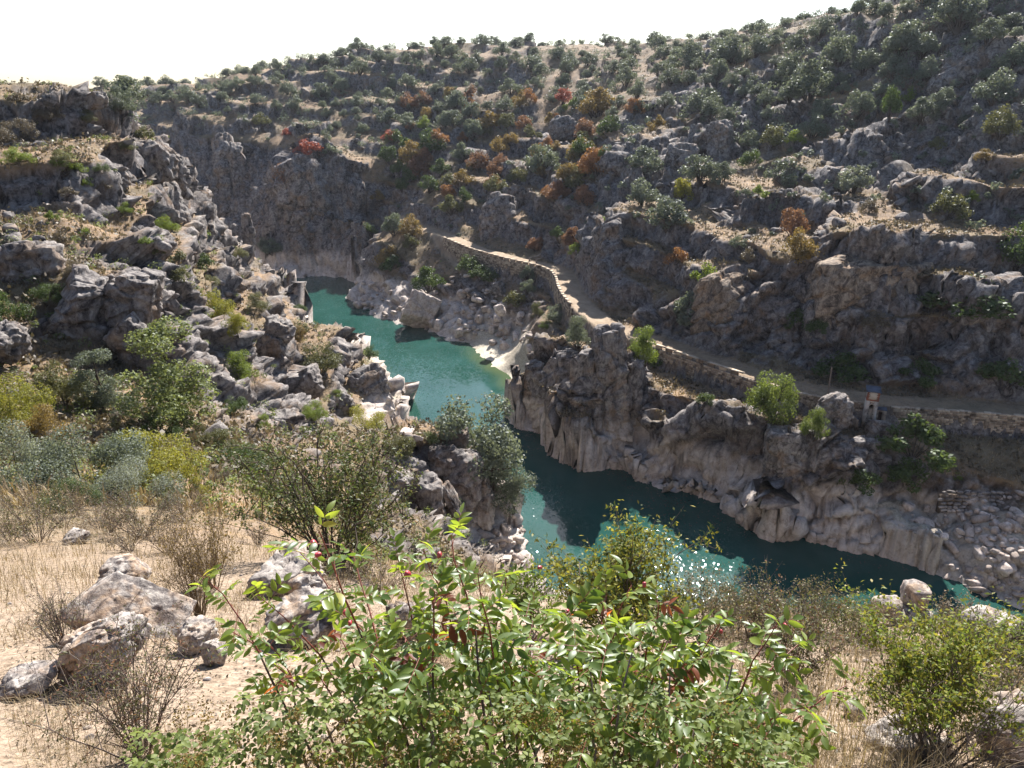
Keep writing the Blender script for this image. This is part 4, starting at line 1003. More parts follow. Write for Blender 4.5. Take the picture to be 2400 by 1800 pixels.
def leaf_quads(c, nrm, size, aspect, rg):
    n = len(c)
    up = rg.normal(size=(n, 3)); nrm = nrm / (np.linalg.norm(nrm, axis=1, keepdims=True) + 1e-9)
    a = up - nrm * np.sum(up * nrm, 1, keepdims=True); a /= np.linalg.norm(a, axis=1, keepdims=True) + 1e-9
    b = np.cross(nrm, a); s = size * rg.uniform(.65, 1.35, n)[:, None]
    v = np.stack([c - a * s * .5, c + b * s * aspect * .5 + nrm * s * .08, c + a * s * .5, c - b * s * aspect * .5 + nrm * s * .08], 1).reshape(-1, 3)
    return v, np.arange(4 * n).reshape(-1, 4)
def crown_mesh(name, seed, kind, n, size):
    rg = np.random.default_rng(seed); lobes = []
    if kind == 'oak':
        L = rg.integers(20, 28)
        for _ in range(L):
            a = rg.uniform(0, 6.28); q = math.sqrt(rg.uniform(0, 1)) * .42; zc = .22 + .62 * (1 - (q / .50) ** 2) * rg.uniform(.12, 1.05)
            lobes.append((np.array([q * math.cos(a), q * math.sin(a), zc]), rg.uniform(.11, .20)))
    elif kind == 'tall':
        for _ in range(26):
            zc = rg.uniform(.16, .93); rr = .27 * math.sin(math.pi * min(1, max(.12, (zc * .85 + .1)))) ** .7; a = rg.uniform(0, 6.28)
            lobes.append((np.array([rr * math.cos(a) * rg.uniform(.2, 1), rr * math.sin(a) * rg.uniform(.2, 1), zc]), rg.uniform(.06, .13)))
    else:                                           # shrub: a dome down to the ground
        for _ in range(rg.integers(14, 20)):
            a = rg.uniform(0, 6.28); q = math.sqrt(rg.uniform(0, 1)) * .50; zc = .14 + .62 * (1 - (q / .56) ** 2) * rg.uniform(.3, 1.05)
            lobes.append((np.array([q * math.cos(a), q * math.sin(a), zc]), rg.uniform(.11, .22)))
    wts = np.array([l[1] ** 2 for l in lobes]); wts /= wts.sum()
    ids = rg.choice(len(lobes), int(n * 1.5), p=wts)
    C0 = np.array([l[0] for l in lobes])[ids]; Rr = np.array([l[1] for l in lobes])[ids]
    d = rg.normal(size=(len(ids), 3)); d /= np.linalg.norm(d, axis=1, keepdims=True)
    rad = Rr * (1 - .55 * rg.random(len(ids)) ** 2.2) * rg.uniform(.9, 1.18, len(ids))
    c = C0 + d * rad[:, None] * np.array([1, 1, .85])
    hole = fbm(c * 9.0 + seed, 2, seed) < -.28
    c, d = c[~hole][:n], d[~hole][:n]
    c[:, 2] = np.maximum(c[:, 2], .015)
    nr = d * .9 + rg.normal(size=d.shape) * .8 + np.array([0, 0, .35])
    v, f = leaf_quads(c, nr, size, .7, rg); me = mesh_np(name, v, f)
    ti = np.clip(.5 + .35 * fbm(c * 5 + 3, 2, seed + 2) + rg.uniform(-.28, .28, len(c)), 0, 1)
    attr(me, 'tint', np.repeat(ti, 4))
    paths = []
    base_r = {'oak': .035, 'tall': .022, 'shrub': .014}[kind]
    pick = rg.permutation(len(lobes))[:9]
    if kind == 'tall':
        tp = np.array([(0, 0, -.05), (.01, .0, .25), (-.01, .02, .5), (.0, .0, .75), (.01, 0, .92)]); paths.append((tp, base_r * np.array([1, .8, .6, .35, .12])))
    for i in pick:
        c0 = lobes[i][0]; sx = np.array([0, 0, min(.7 * c0[2], .55)]) if kind == 'tall' else np.array([c0[0] * .08, c0[1] * .08, -.05])
        mid = sx * .5 + c0 * .5 + np.array([rg.normal() * .03, rg.normal() * .03, .03 if kind != 'shrub' else 0]); mid[:2] *= .75 if kind == 'oak' else 1
        paths.append((np.array([sx, sx * .65 + mid * .35, mid, c0]), base_r * np.array([.8, .65, .45, .15]) * (1 if kind != 'tall' else .5)))
    tv, tf = tube_arrays(paths, 5)
    return me, mesh_np(name + '_wood', tv, tf, M_BARK, True)
TREE = {}
def proto(kind, seed, n, size): return crown_mesh(kind, seed, kind, n, size)
TREE['oak'] = [proto('oak', 10 + k, 2600, .055) for k in range(5)]
TREE['shrub'] = [proto('shrub', 30 + k, 1700, .07) for k in range(4)]
TREE['oak_fine'] = [proto('oak', 50 + k, 8000, .030) for k in range(3)]
TREE['tall_fine'] = [proto('tall', 60 + k, 9000, .020) for k in range(2)]
TREE['shrub_fine'] = [proto('shrub', 70 + k, 8000, .028) for k in range(3)]
TREE['shrub_dense'] = [proto('shrub', 80 + k, 16000, .020) for k in range(2)]
for lst_ in TREE.values():
    for c_, _ in lst_: c_.materials.append(FOL['oak'])
rt = random.Random(5)
def plant(name, cat, base, h, kind, colour, label, group=None, wide=1.0, lean=(0, 0)):
    idx = rt.randrange(len(TREE[kind]))
    o = link(name, None, None, (base[0], base[1], base[2] - .04 * h), (lean[0], lean[1], rt.uniform(0, 6.28) if lean == (0, 0) else 0), (h * wide, h * wide, h))
    link('trunk' if kind[0] != 's' else 'stems', TREE[kind][idx][1], o); cr = link('crown' if kind[0] != 's' else 'foliage', TREE[kind][idx][0], o)
    cr.material_slots[0].link = 'OBJECT'; cr.material_slots[0].material = FOL[colour]
    return tag(o, label, cat, group)
def h_of(base, hpx): return hpx / FPX * math.dist((0, 0, 0), base) * 1.04

WORDS = {'oak': 'dark grey green', 'grey': 'pale grey green', 'silver': 'silvery', 'green': 'deep green', 'olive': 'olive green', 'lime': 'bright lime green', 'yellow': 'yellow green', 'amber': 'amber yellow', 'orange': 'orange', 'rust': 'rust brown', 'red': 'red', 'straw': 'straw coloured', 'pale': 'pale green', 'fresh': 'fresh green', 'scrub': 'brown'}
ORD = ['leftmost', 'second from the left', 'third from the left', 'fourth from the left', 'fifth from the left', 'sixth from the left', 'seventh from the left', 'eighth from the left', 'ninth from the left', 'tenth from the left', 'eleventh from the left', 'twelfth from the left', 'thirteenth from the left', 'fourteenth from the left', 'fifteenth from the left', 'sixteenth from the left'] + [q + ' from the left' for q in ('seventeenth', 'eighteenth', 'nineteenth', 'twentieth', 'twenty-first', 'twenty-second', 'twenty-third', 'twenty-fourth', 'twenty-fifth')]
def zone_of(px, py):
    if px < 660 and py < 760: return 'on the dry left slope'
    if px < 1000 and py >= 760: return 'on the near left bank'
    if px < 1010 and py > 520 and py < 700: return 'on the point of land'
    if py > 620 and px < 1420: return 'below the walled road bend'
    if py > 800 and px >= 1400: return 'on the bank below the right hand road'
    if px < 1120: return 'in the ravine above the far road'
    if px < 1450: return 'on the rocky ribs above the road bend'
    return 'on the right hand hillside'
spec = []
def zs(off, k, rows):
    for r in rows: spec.append((off[0] + r[0] * k, off[1] + r[1] * k, r[2] * k, r[3], r[4], r[5] if len(r) > 5 else 1.0))
zs((600, 100), .3617, [(985,430,110,'shrub','rust'),(1085,435,100,'shrub','rust'),(1120,515,100,'oak','amber'),(1515,590,130,'oak','amber'),(1640,565,110,'oak','olive'),(1735,565,95,'shrub','rust'),(1992,405,110,'oak','red'),(2045,445,85,'shrub','lime'),(2185,485,160,'oak','amber'),(2140,645,150,'oak','rust'),(2110,800,180,'oak','olive'),(2200,870,190,'oak','orange'),(1645,665,95,'shrub','amber'),(1535,705,85,'shrub','amber'),(1095,605,90,'oak','lime'),
 (885,640,85,'shrub','red',1.3),(880,705,110,'oak','olive'),(350,755,120,'shrub','red',1.3),(490,725,80,'shrub','grey',1.2),(185,935,130,'oak','rust'),(215,605,55,'shrub','red'),(1010,790,160,'oak','amber'),(1060,900,150,'oak','rust'),(1150,720,160,'oak','green'),(1330,790,130,'oak','grey'),(1450,850,150,'oak','rust'),(1555,875,120,'oak','rust'),(1350,925,120,'shrub','amber'),(1220,865,120,'oak','green'),(1245,935,90,'shrub','olive'),(795,1025,80,'shrub','amber'),(950,965,100,'oak','green'),(1240,1015,100,'oak','orange'),(1270,1115,140,'oak','olive'),(1560,985,130,'shrub','olive'),(1840,890,230,'oak','grey'),(1700,925,120,'shrub','olive'),(2050,965,150,'oak','olive'),(1960,1065,160,'oak','rust'),(2130,1055,130,'oak','rust'),
 (900,1255,160,'oak','grey'),(1010,1265,150,'oak','amber'),(1000,1335,110,'shrub','olive'),(870,1435,140,'shrub','amber'),(880,1480,120,'shrub','green'),(1130,1630,200,'oak','green'),(725,1265,90,'shrub','green'),(1820,1355,110,'oak','rust'),(1960,1295,120,'shrub','green'),(2070,1315,120,'oak','rust'),(2125,1395,95,'shrub','lime'),(1760,1560,110,'oak','grey'),(1000,900,120,'oak','green'),(1130,980,130,'oak','green'),(860,800,120,'oak','green'),(930,860,100,'oak','green'),(1400,620,130,'oak','oak'),(1230,560,120,'oak','oak'),(1290,460,140,'oak','oak'),(1400,500,120,'oak','oak'),(100,1375,110,'shrub','grey'),(60,560,90,'shrub','olive'),(470,600,70,'shrub','grey'),(700,590,80,'shrub','grey'),(430,380,120,'oak','oak'),(560,330,90,'oak','oak'),(1600,790,80,'shrub','rust'),(1480,620,100,'oak','olive'),(1790,640,100,'shrub','olive')])
zs((1300, 0), .4973, [(1215,475,175,'oak','oak'),(1350,325,135,'oak','grey'),(1460,355,115,'oak','oak'),(1625,295,160,'oak','oak'),(1900,165,175,'oak','oak'),(1575,560,150,'oak','green',.6),(1655,500,75,'shrub','lime',.7),(1730,595,110,'oak','oak'),(1800,545,95,'oak','oak'),(2125,665,125,'oak','olive'),(1260,585,100,'oak','oak'),(1420,555,115,'oak','oak'),(1210,650,110,'oak','grey'),(1150,680,70,'shrub','lime'),(1030,710,120,'oak','olive'),(920,725,85,'shrub','grey'),(920,785,90,'shrub','green'),(690,880,160,'oak','oak',1.1),(790,860,100,'oak','oak'),(1085,875,130,'shrub','oak',1.15),(1405,915,135,'oak','silver',1.1),(970,950,70,'shrub','lime'),(412,970,130,'oak','oak'),(605,965,120,'oak','yellow',.8),(530,1110,180,'oak','oak',1.1),(420,840,140,'oak','oak',1.1),(480,625,80,'shrub','amber'),(372,560,90,'oak','orange'),(200,550,135,'oak','amber',1.2),(232,655,115,'oak','green'),(140,665,105,'oak','rust'),(130,780,130,'oak','amber'),(210,830,140,'oak','orange'),(80,885,110,'oak','amber'),(30,935,80,'oak','rust'),(140,955,90,'shrub','rust'),
 (1845,1030,125,'shrub','olive'),(1952,965,55,'shrub','lime'),(2012,795,55,'shrub','amber'),(1800,715,60,'shrub','olive'),(1112,1120,145,'oak','rust',.8),(1150,1235,160,'oak','amber',.9),(720,1345,105,'shrub','lime'),(640,1525,180,'shrub','grey',.8),(582,1265,90,'shrub','orange'),(240,1095,80,'shrub','lime'),(100,1175,100,'oak','rust'),(700,550,130,'oak','oak',1.2),(640,305,120,'oak','oak'),(820,295,130,'oak','oak'),(950,275,110,'oak','oak'),(1110,385,120,'oak','oak'),(1480,1000,70,'shrub','scrub'),(890,1240,80,'shrub','scrub'),(860,1190,70,'shrub','grey'),(2195,1290,190,'oak','green',.8),(1160,1560,110,'shrub','green'),(1900,1500,180,'shrub','green',1.6),(1500,1560,100,'shrub','scrub')])
zs((1400, 700), .452, [(1090,725,165,'oak_fine','fresh',.8),(470,130,140,'shrub','grey'),(1130,180,90,'shrub','green'),(1250,420,150,'shrub','green',1.4),(620,575,80,'shrub','green'),(1600,830,220,'shrub','green',1.2),(1570,960,160,'shrub','green'),(1340,980,130,'shrub','green',1.3),(1870,940,40,'shrub','lime',1.4),(1700,430,110,'shrub','green',1.5),(2100,470,170,'shrub','green',1.3),(300,360,110,'shrub','green',.7)])
spec.append((1808, 985, 150, 'oak_fine', 'fresh', .72))
spec.append((1504, 858, 100, 'oak_fine', 'lime', .75))
zs((0, 150), .3617, [(745,330,170,'oak_fine','oak',1.05),(140,655,110,'shrub_fine','lime',1.3),(400,645,85,'shrub_fine','olive'),(490,725,110,'shrub_fine','lime',1.6),(640,725,75,'shrub_fine','green'),(572,815,50,'shrub','lime'),(855,640,80,'shrub_fine','olive',1.2),(805,975,75,'shrub_fine','lime',1.3),(1078,1105,140,'shrub_fine','lime',.9),(345,1035,70,'shrub','lime'),(550,1115,55,'shrub','lime'),(1235,1225,100,'shrub_fine','olive'),(1310,1325,100,'shrub','green'),(300,1570,160,'shrub_fine','green',1.0),(1762,1230,110,'oak_fine','grey'),(1150,1300,100,'shrub','olive',1.2),(1505,1300,105,'shrub_fine','olive'),(1400,1445,100,'shrub_fine','olive',1.2),(1660,1605,140,'shrub_fine','olive',1.1),(1912,1625,75,'shrub_fine','green'),(100,520,170,'shrub_fine','scrub',1.2),(330,410,110,'shrub_fine','scrub',1.2),(560,425,85,'shrub_fine','olive',1.2),(860,1230,50,'shrub','lime',1.4),(970,1280,70,'shrub','olive'),(700,860,70,'shrub','scrub',1.4),(450,870,60,'shrub','scrub',1.5),(500,1380,120,'shrub_fine','scrub',1.1),(380,1170,90,'shrub','scrub'),(130,250,60,'shrub','scrub',1.6),(940,500,90,'shrub','olive'),(1340,1140,80,'shrub','lime'),(1070,1420,110,'shrub','olive')])
zs((0, 650), .3617, [(1150,1040,690,'tall_fine','pale',1.25),(680,880,370,'tall_fine','grey',1.1),(760,900,200,'shrub_fine','grey'),(440,860,330,'shrub_fine','olive',.8),(270,1100,340,'shrub_fine','amber',.75),(50,1010,270,'shrub_fine','yellow'),(1420,320,270,'oak_fine','yellow',.75),(1430,430,200,'shrub_fine','yellow',.8),(1560,700,220,'oak_fine','lime'),(1500,890,140,'shrub_fine','green',1.1),(1040,1070,200,'shrub_fine','green'),(1310,1090,180,'shrub_fine','olive',.8),(1440,1170,210,'shrub_fine','olive',1.1),(2080,645,270,'oak_fine','olive'),(2010,915,130,'shrub_fine','lime',1.1),(790,1010,140,'shrub_fine','olive'),(700,1180,170,'shrub_fine','olive',.8),(1570,1280,260,'shrub_fine','green',1.1),(1290,1430,160,'shrub_fine','yellow',.8),(1110,1510,140,'shrub_fine','grey'),(900,1010,160,'shrub_fine','scrub'),(1640,990,100,'shrub_fine','lime'),(1720,1230,160,'shrub_fine','olive'),(1900,420,140,'shrub_fine','amber',1.2),(560,860,130,'shrub_fine','lime'),(20,320,240,'shrub_fine','green'),(1420,1330,120,'shrub_fine','scrub'),(1040,1240,120,'shrub_fine','scrub',1.2)])
zs((600, 600), .3617, [(345,1065,130,'shrub_fine','lime',1.1),(700,1130,200,'shrub_fine','yellow',1.2),(920,1320,190,'shrub_fine','olive',1.1),(1310,1310,90,'shrub_fine','olive'),(725,665,110,'oak_fine','green'),(250,385,70,'shrub_fine','green'),(780,880,140,'shrub_fine','scrub',1.1),(560,650,90,'shrub','scrub'),(1140,1200,90,'shrub_fine','green'),(300,520,90,'shrub','olive',1.2),(500,910,70,'shrub_fine','lime'),(1760,250,110,'oak_fine','grey'),(1820,400,120,'shrub_fine','olive',.8),(1950,420,140,'shrub_fine','grey'),(1860,470,60,'shrub_fine','lime',1.3),(2085,600,230,'oak_fine','grey',.75),(1680,330,130,'shrub','olive'),(1440,150,110,'shrub','green',1.2),(1380,110,140,'shrub','green',1.0),(1500,170,90,'shrub','green',1.2)])
ra_ = random.Random(61)
for _ in range(34):
    px, py = ra_.uniform(900, 1450), ra_.uniform(235, 480)
    if abs(px - 1180) / 300 + abs(py - 350) / 150 < 1.15: spec.append((px, py, ra_.uniform(24, 46), ra_.choice(['oak', 'shrub', 'oak']), ra_.choice(['rust', 'amber', 'amber', 'orange', 'olive', 'green']), ra_.uniform(.8, 1.1)))
seen = {}
for px, py, hp, kind, colr, wd in sorted(spec, key=lambda q: q[0]):
    shr = kind.startswith('shrub'); word = 'bush' if shr else 'tree'
    key = (colr, word, zone_of(px, py)); seen.setdefault(key, []).append((px, py, hp, kind, colr, wd))
for (colr, word, zone), lst in seen.items():
    big = max(lst, key=lambda q: q[2])
    for i, (px, py, hp, kind, colr_, wd) in enumerate(lst):
        b = hit(px, min(py, 1790))
        if len(lst) == 1: lab = f'the only {WORDS[colr]} {word} {zone}'
        else: lab = f'{WORDS[colr]} {word} {zone}, {ORD[i]}'
        nm = {'oak': 'holm_oak', 'grey': 'grey_tree', 'silver': 'grey_tree'}.get(colr, 'autumn_tree' if colr in ('amber', 'orange', 'rust', 'red') else 'green_tree') if word == 'tree' else 'shrub'
        plant(nm, word, b, h_of(b, hp), kind, colr, lab, None, wd)
# the tree hanging over the water from the near outcrop: trunk foot on the rocks, crown out over the river
b = at_y(1082, 1120, 79.5)
ot = plant('overhanging_tree', 'tree', b, h_of(b, 245), 'oak_fine', 'grey', 'airy grey green tree leaning out over the water from the near outcrop', None, .95, (0, .35))
b = at_y(1150, 1165, 81.0)
plant('overhanging_tree', 'tree', b, h_of(b, 120), 'oak_fine', 'grey', 'lower drooping crown beside the leaning tree at the near outcrop', None, 1.0, (.2, .9))
# big bushes at the left, 25-35 m away
for px, py, hp, colr, wd, lab in [(215, 1165, 215, 'grey', 1.0, 'large round grey green bush with a dark middle at the left'), (60, 1150, 200, 'silver', .85, 'silvery loose bush at the left picture edge below the slope'), (315, 1185, 130, 'silver', 1.1, 'silver bush at the right foot of the large round one'), (345, 1140, 185, 'yellow', 1.0, 'yellow and orange tinged bush right of the large round one'), (30, 1010, 150, 'yellow', 1.0, 'yellow bush at the left edge above the silvery one'), (165, 1195, 90, 'green', 1.1, 'small fresh green bush in front of the large round one')]:
    b = hit(px, py); plant('large_bush', 'bush', b, h_of(b, hp), 'shrub_dense', colr, lab, None, wd)

azf = np.repeat(np.abs(AZ) < 40.5, NRW)
visv = (ELEV >= np.maximum.accumulate(ELEV, 1) - .004).ravel()
def on_terrain_early(n, seed):
    rg = np.random.default_rng(seed); mk_ = azf & visv & leftside & (RR > 30) & (zz > 7); idx = rg.choice(np.nonzero(mk_)[0], n); return P2[idx], Nn[idx], rg
# holm oaks covering the upper hillside, spaced apart on the ground
rz_ = random.Random(21); placed = []
sky_x = [280, 420, 560, 640, 800, 1000, 1200, 1400, 1600, 1750, 1900, 2060, 2250, 2420]
sky_y = [228, 212, 186, 164, 144, 130, 126, 128, 110, 98, 64, 18, -5, -5]
low_y = [250, 250, 262, 280, 300, 330, 280, 270, 280, 300, 280, 250, 300, 330]
cnt = 0
sk = []
for j in range(0, NA):
    if abs(AZ[j]) < 34.5 and AZ[j] > -27: k_ = int(np.argmax(ELEV[j])); sk.append((V2[j, k_, 0], V2[j, k_, 1], V2[j, k_, 2]))
for _ in range(9000):
    if cnt >= 285: break
    px = rz_.uniform(290, 2420); t = rz_.random() ** 1.7
    y0, y1 = np.interp(px, sky_x, sky_y), np.interp(px, sky_x, low_y)
    py = max(2, y0 + 6 + (y1 - y0) * t)
    b = hit(px, py, 110)
    if cnt < 60: b = tuple(float(c) for c in rz_.choice(sk)); b = (b[0], b[1], b[2] - 1.3); px = 1200 + FPX * b[0] / (b[1] * CP - b[2] * SP)
    if b[1] > 520 or (cnt < 60 and b[1] < 100): continue
    h = 2.3 + 4.8 * rz_.random() ** 1.2
    if any((b[0] - q[0]) ** 2 + (b[1] - q[1]) ** 2 < (0.62 * (h + q[2])) ** 2 * rz_.uniform(.35, 1) for q in placed): continue
    placed.append((b[0], b[1], h)); cnt += 1
    zone = ('on the far left plateau skyline' if px < 640 else 'on the upper far hillside above the ravine' if px < 1150 else 'on the upper hillside above the autumn trees' if px < 1500 else 'high on the right hand hillside')
    plant('holm_oak', 'tree', b, h, 'oak', 'grey' if rz_.random() < .22 else 'oak', 'round holm oak among the many spread ' + zone, 'holm oaks ' + zone, rz_.uniform(.95, 1.3))
# the rest of the evergreen scrub between them reads as one mass
pts_, cols_ = [], []
rgm = np.random.default_rng(33)
for _ in range(230):
    b = sk[rgm.integers(len(sk))]
    if 100 < b[1] < 560: pts_.append((b[0], b[1], b[2] - .3, rgm.uniform(1.4, 3.2)))
for _ in range(420):
    px = rgm.uniform(290, 2420) if rgm.random() < .75 else rgm.uniform(290, 1500); y0, y1 = np.interp(px, sky_x, sky_y), np.interp(px, sky_x, low_y)
    py = max(2, y0 + 4 + (y1 - y0 + 50) * rgm.random() ** 1.8); b = hit(px, py, 110)
    if b[1] < 560: pts_.append((*b, rgm.uniform(1.2, 3.4)))
for _ in range(160):
    px, py = rgm.uniform(900, 2400), rgm.uniform(200, 560); b = hit(px, py, 110)
    if b[1] > 115: pts_.append((*b, rgm.uniform(.7, 1.8)))
pts_ = np.array(pts_); kq = 130
ce = np.repeat(pts_[:, :3], kq, 0); hs = np.repeat(pts_[:, 3], kq)[:, None]
lb = rgm.normal(size=(len(pts_) * 6, 3)) * np.array([.32, .32, .20]) + np.array([0, 0, .45])
li = np.repeat(np.arange(len(pts_)) * 6, kq) + rgm.integers(0, 6, len(ce))
dd = rgm.normal(size=ce.shape); dd /= np.linalg.norm(dd, axis=1, keepdims=True)
cc_ = ce + (lb[li] + dd * .30) * hs
v, f = leaf_quads(cc_, dd + rgm.normal(size=dd.shape) * .7 + np.array([0, 0, .4]), .40, .7, rgm)
me = mesh_np('evergreen_scrub', v, f, FOL['oak']); attr(me, 'tint', np.repeat(np.clip(np.repeat(rgm.random(len(pts_)), kq) * .5 + rgm.random(len(ce)) * .6, 0, 1), 4))
tag(link('evergreen_scrub', me), 'grey green evergreen scrub between the oaks of the far hillside', None, None, 'stuff')
pts, nn_, rg = on_terrain_early(900, 6)
pts_ = pts; kq = 52; hs = np.repeat(rg.uniform(.4, 1.5, len(pts)), kq)[:, None]
ce = np.repeat(pts, kq, 0); dd = rg.normal(size=ce.shape); dd /= np.linalg.norm(dd, axis=1, keepdims=True)
cc_ = ce + (dd * np.array([.55, .55, .42]) * rg.uniform(.5, 1, len(ce))[:, None] + np.array([0, 0, .36])) * hs
v, f = leaf_quads(cc_, dd + rg.normal(size=dd.shape) * .7 + np.array([0, 0, .4]), .17, .7, rg)
me = mesh_np('slope_scrub', v, f, FOL['pale']); attr(me, 'tint', np.repeat(np.clip(np.repeat(rg.random(len(pts)), kq) * .8 + rg.random(len(ce)) * .3, 0, 1), 4))
tag(link('slope_scrub', me), 'small olive green scrub plants dotted over the left slope', None, None, 'stuff')
# low brown scrub, dry tufts and small bushes over the slopes: too many to count
def on_terrain(n, seed, mask):
    rg = np.random.default_rng(seed); idx = rg.choice(np.nonzero(mask)[0], n); return P2[idx], Nn[idx], rg
azf = np.repeat(np.abs(AZ) < 40.5, NRW)
visv = (ELEV >= np.maximum.accumulate(ELEV, 1) - .004).ravel()
grassm = azf & visv & (rock < .45) & (onroad < .2) & (pathm < .2) & (zz > 6.5) & (beach < .3)
pts, nn_, rg = on_terrain(8500, 3, grassm & (RR > 40) & (RR < 330))
k = 9
sz = np.clip(rg.lognormal(-.45, .45, len(pts)), .25, 1.5)
c = np.repeat(pts, k, 0) + rg.normal(size=(len(pts) * k, 3)) * np.repeat(sz, k)[:, None] * np.array([.42, .42, .22]) + np.array([0, 0, 1]) * np.repeat(sz, k)[:, None] * .28
v, f = leaf_quads(c, rg.normal(size=c.shape) + np.array([0, 0, .6]), .40, .6, rg)
me = mesh_np('low_scrub', v, f, FOL['scrub']); attr(me, 'tint', np.repeat(np.clip(np.repeat(rg.random(len(pts)), k) * .7 + rg.random(len(c)) * .4, 0, 1), 4))
tag(link('low_scrub', me), 'low brown scrub scattered over the dry slopes', None, None, 'stuff')
def blades(pts, nrm, rg, hmin, hmax, wid, spread=.35):
    n = len(pts); h = rg.uniform(hmin, hmax, n)[:, None]; a = rg.uniform(0, 6.28, n)
    d = np.stack([np.cos(a), np.sin(a), np.zeros(n)], 1); side = np.stack([-np.sin(a), np.cos(a), np.zeros(n)], 1) * (wid * rg.uniform(.6, 1.4, n))[:, None]
    ln = rg.uniform(.1, 1, n)[:, None] * spread * h
    m = pts + np.array([0, 0, 1]) * h * .55 + d * ln * .35; t = pts + np.array([0, 0, 1]) * h * rg.uniform(.75, 1, n)[:, None] + d * ln
    v = np.stack([pts - side - np.array([0, 0, .02]), pts + side - np.array([0, 0, .02]), m + side * .7, m - side * .7, t], 1).reshape(-1, 3)
    i = np.arange(n)[:, None] * 5
    f = np.concatenate([i + np.array([[0, 1, 2]]), i + np.array([[0, 2, 3]]), i + np.array([[3, 2, 4]])])
    return v, f
pts, nn_, rg = on_terrain(26000, 4, grassm & (RR > 22) & (RR < 260))
pts = pts + rg.normal(size=pts.shape) * np.array([.25, .25, 0])
v, f = blades(pts, nn_, rg, .25, .65, .035, .6)
me = mesh_np('slope_grass', v, f, FOL['straw']); attr(me, 'tint', np.repeat(rg.random(len(pts)), 5))
tag(link('slope_grass', me), 'dry straw grass on the gorge slopes', None, None, 'stuff')
# ------------------------------------------------------------------ foreground plants
pxv = 1200 + FPX * P2[:, 0] / np.maximum(P2[:, 1] * CP - P2[:, 2] * SP, .05)
pyv = 900 - FPX * (P2[:, 1] * SP + P2[:, 2] * CP) / np.maximum(P2[:, 1] * CP - P2[:, 2] * SP, .05)
nearv = azf & (RR > 2.0) & (RR < 24)
gpatch = fbm(P2 / 0.7, 3, 201)
bare = np.exp(-((pxv - 520) / 190) ** 2 - ((pyv - 1620) / 110) ** 2) + np.exp(-((pxv - 400) / 150) ** 2 - ((pyv - 1570) / 40) ** 2)
m_grass = nearv & (gpatch > .02) & (bare < .35)
pts, nn_, rg = on_terrain(36000, 7, m_grass & ((pxv < 1150) | (pxv > 1650)))
pts = pts + rg.normal(size=pts.shape) * np.array([.03, .03, 0])
rr_n = np.linalg.norm(pts, axis=1)
v, f = blades(pts, nn_, rg, .03, .12, .0016, 1.9)
vv = v.reshape(-1, 5, 3); kf = np.clip(rr_n / 5.5, .8, 2.6)[:, None, None]
vv = (vv - pts[:, None]) * kf + pts[:, None]
me = mesh_np('dry_grass', vv.reshape(-1, 3), f, FOL['straw']); attr(me, 'tint', np.repeat(np.clip(rg.random(len(pts)) * .6 + .4, 0, 1), 5))
tag(link('dry_grass', me), 'short dry straw grass on the near slope', None, None, 'stuff')
# tall pale stalks in the lower right corner and lower left
pts, nn_, rg = on_terrain(5200, 8, nearv & ((pxv > 1700) & (pyv > 1580) | (pxv < 420) & (pyv > 1180) & (pyv < 1420)))
v, f = blades(pts, nn_, rg, .14, .36, .0018, .9)
me = mesh_np('pale_stalks', v, f, FOL['straw']); attr(me, 'tint', np.repeat(.75 + .25 * rg.random(len(pts)), 5))
tag(link('pale_stalks', me), 'pale bleached grass stalks at the lower corners', None, None, 'stuff')
# leaf litter and small stones
pts, nn_, rg = on_terrain(9000, 9, nearv & (RR < 12))
v, f = leaf_quads(pts + np.array([0, 0, .008]), rg.normal(size=pts.shape) * .5 + np.array([0, 0, 1]), .028, .5, rg)
me = mesh_np('leaf_litter', v, f, FOL['scrub']); attr(me, 'tint', np.repeat(rg.random(len(pts)), 4))
tag(link('leaf_litter', me), 'dry leaf litter and chips on the pale soil', None, None, 'stuff')
STM = [mesh_np('pebble', *rock_verts(650 + k, (1, .8, .6), 2, cuts=5, boxy=.4, block=0, rough=.04), M_NEARROCK) for k in range(3)]
pts, nn_, rg = on_terrain(160, 10, nearv & (RR < 11) & ((pxv < 1000) | (pxv > 1750)) & (pxv > 0) & (pxv < 2400) & (pyv < 1790))
pv, pf, off = [], [], 0
bv, bf = rock_verts(651, (1, .8, .6), 2, cuts=5, boxy=.4, block=0, rough=.04)
for q in pts:
    s_ = rg.uniform(.02, .07); a_ = rg.uniform(0, 6.28); ca, sa = math.cos(a_), math.sin(a_)
    w_ = bv * s_ * rg.uniform(.7, 1.2, 3); w_ = np.stack([w_[:, 0] * ca - w_[:, 1] * sa, w_[:, 0] * sa + w_[:, 1] * ca, w_[:, 2]], 1)
    pv.append(w_ + q); pf.append(bf + off); off += len(bv)
tag(link('pebbles', mesh_np('pebbles', np.concatenate(pv), np.concatenate(pf), M_NEARROCK)), 'small stones strewn over the near soil', None, None, 'stuff')

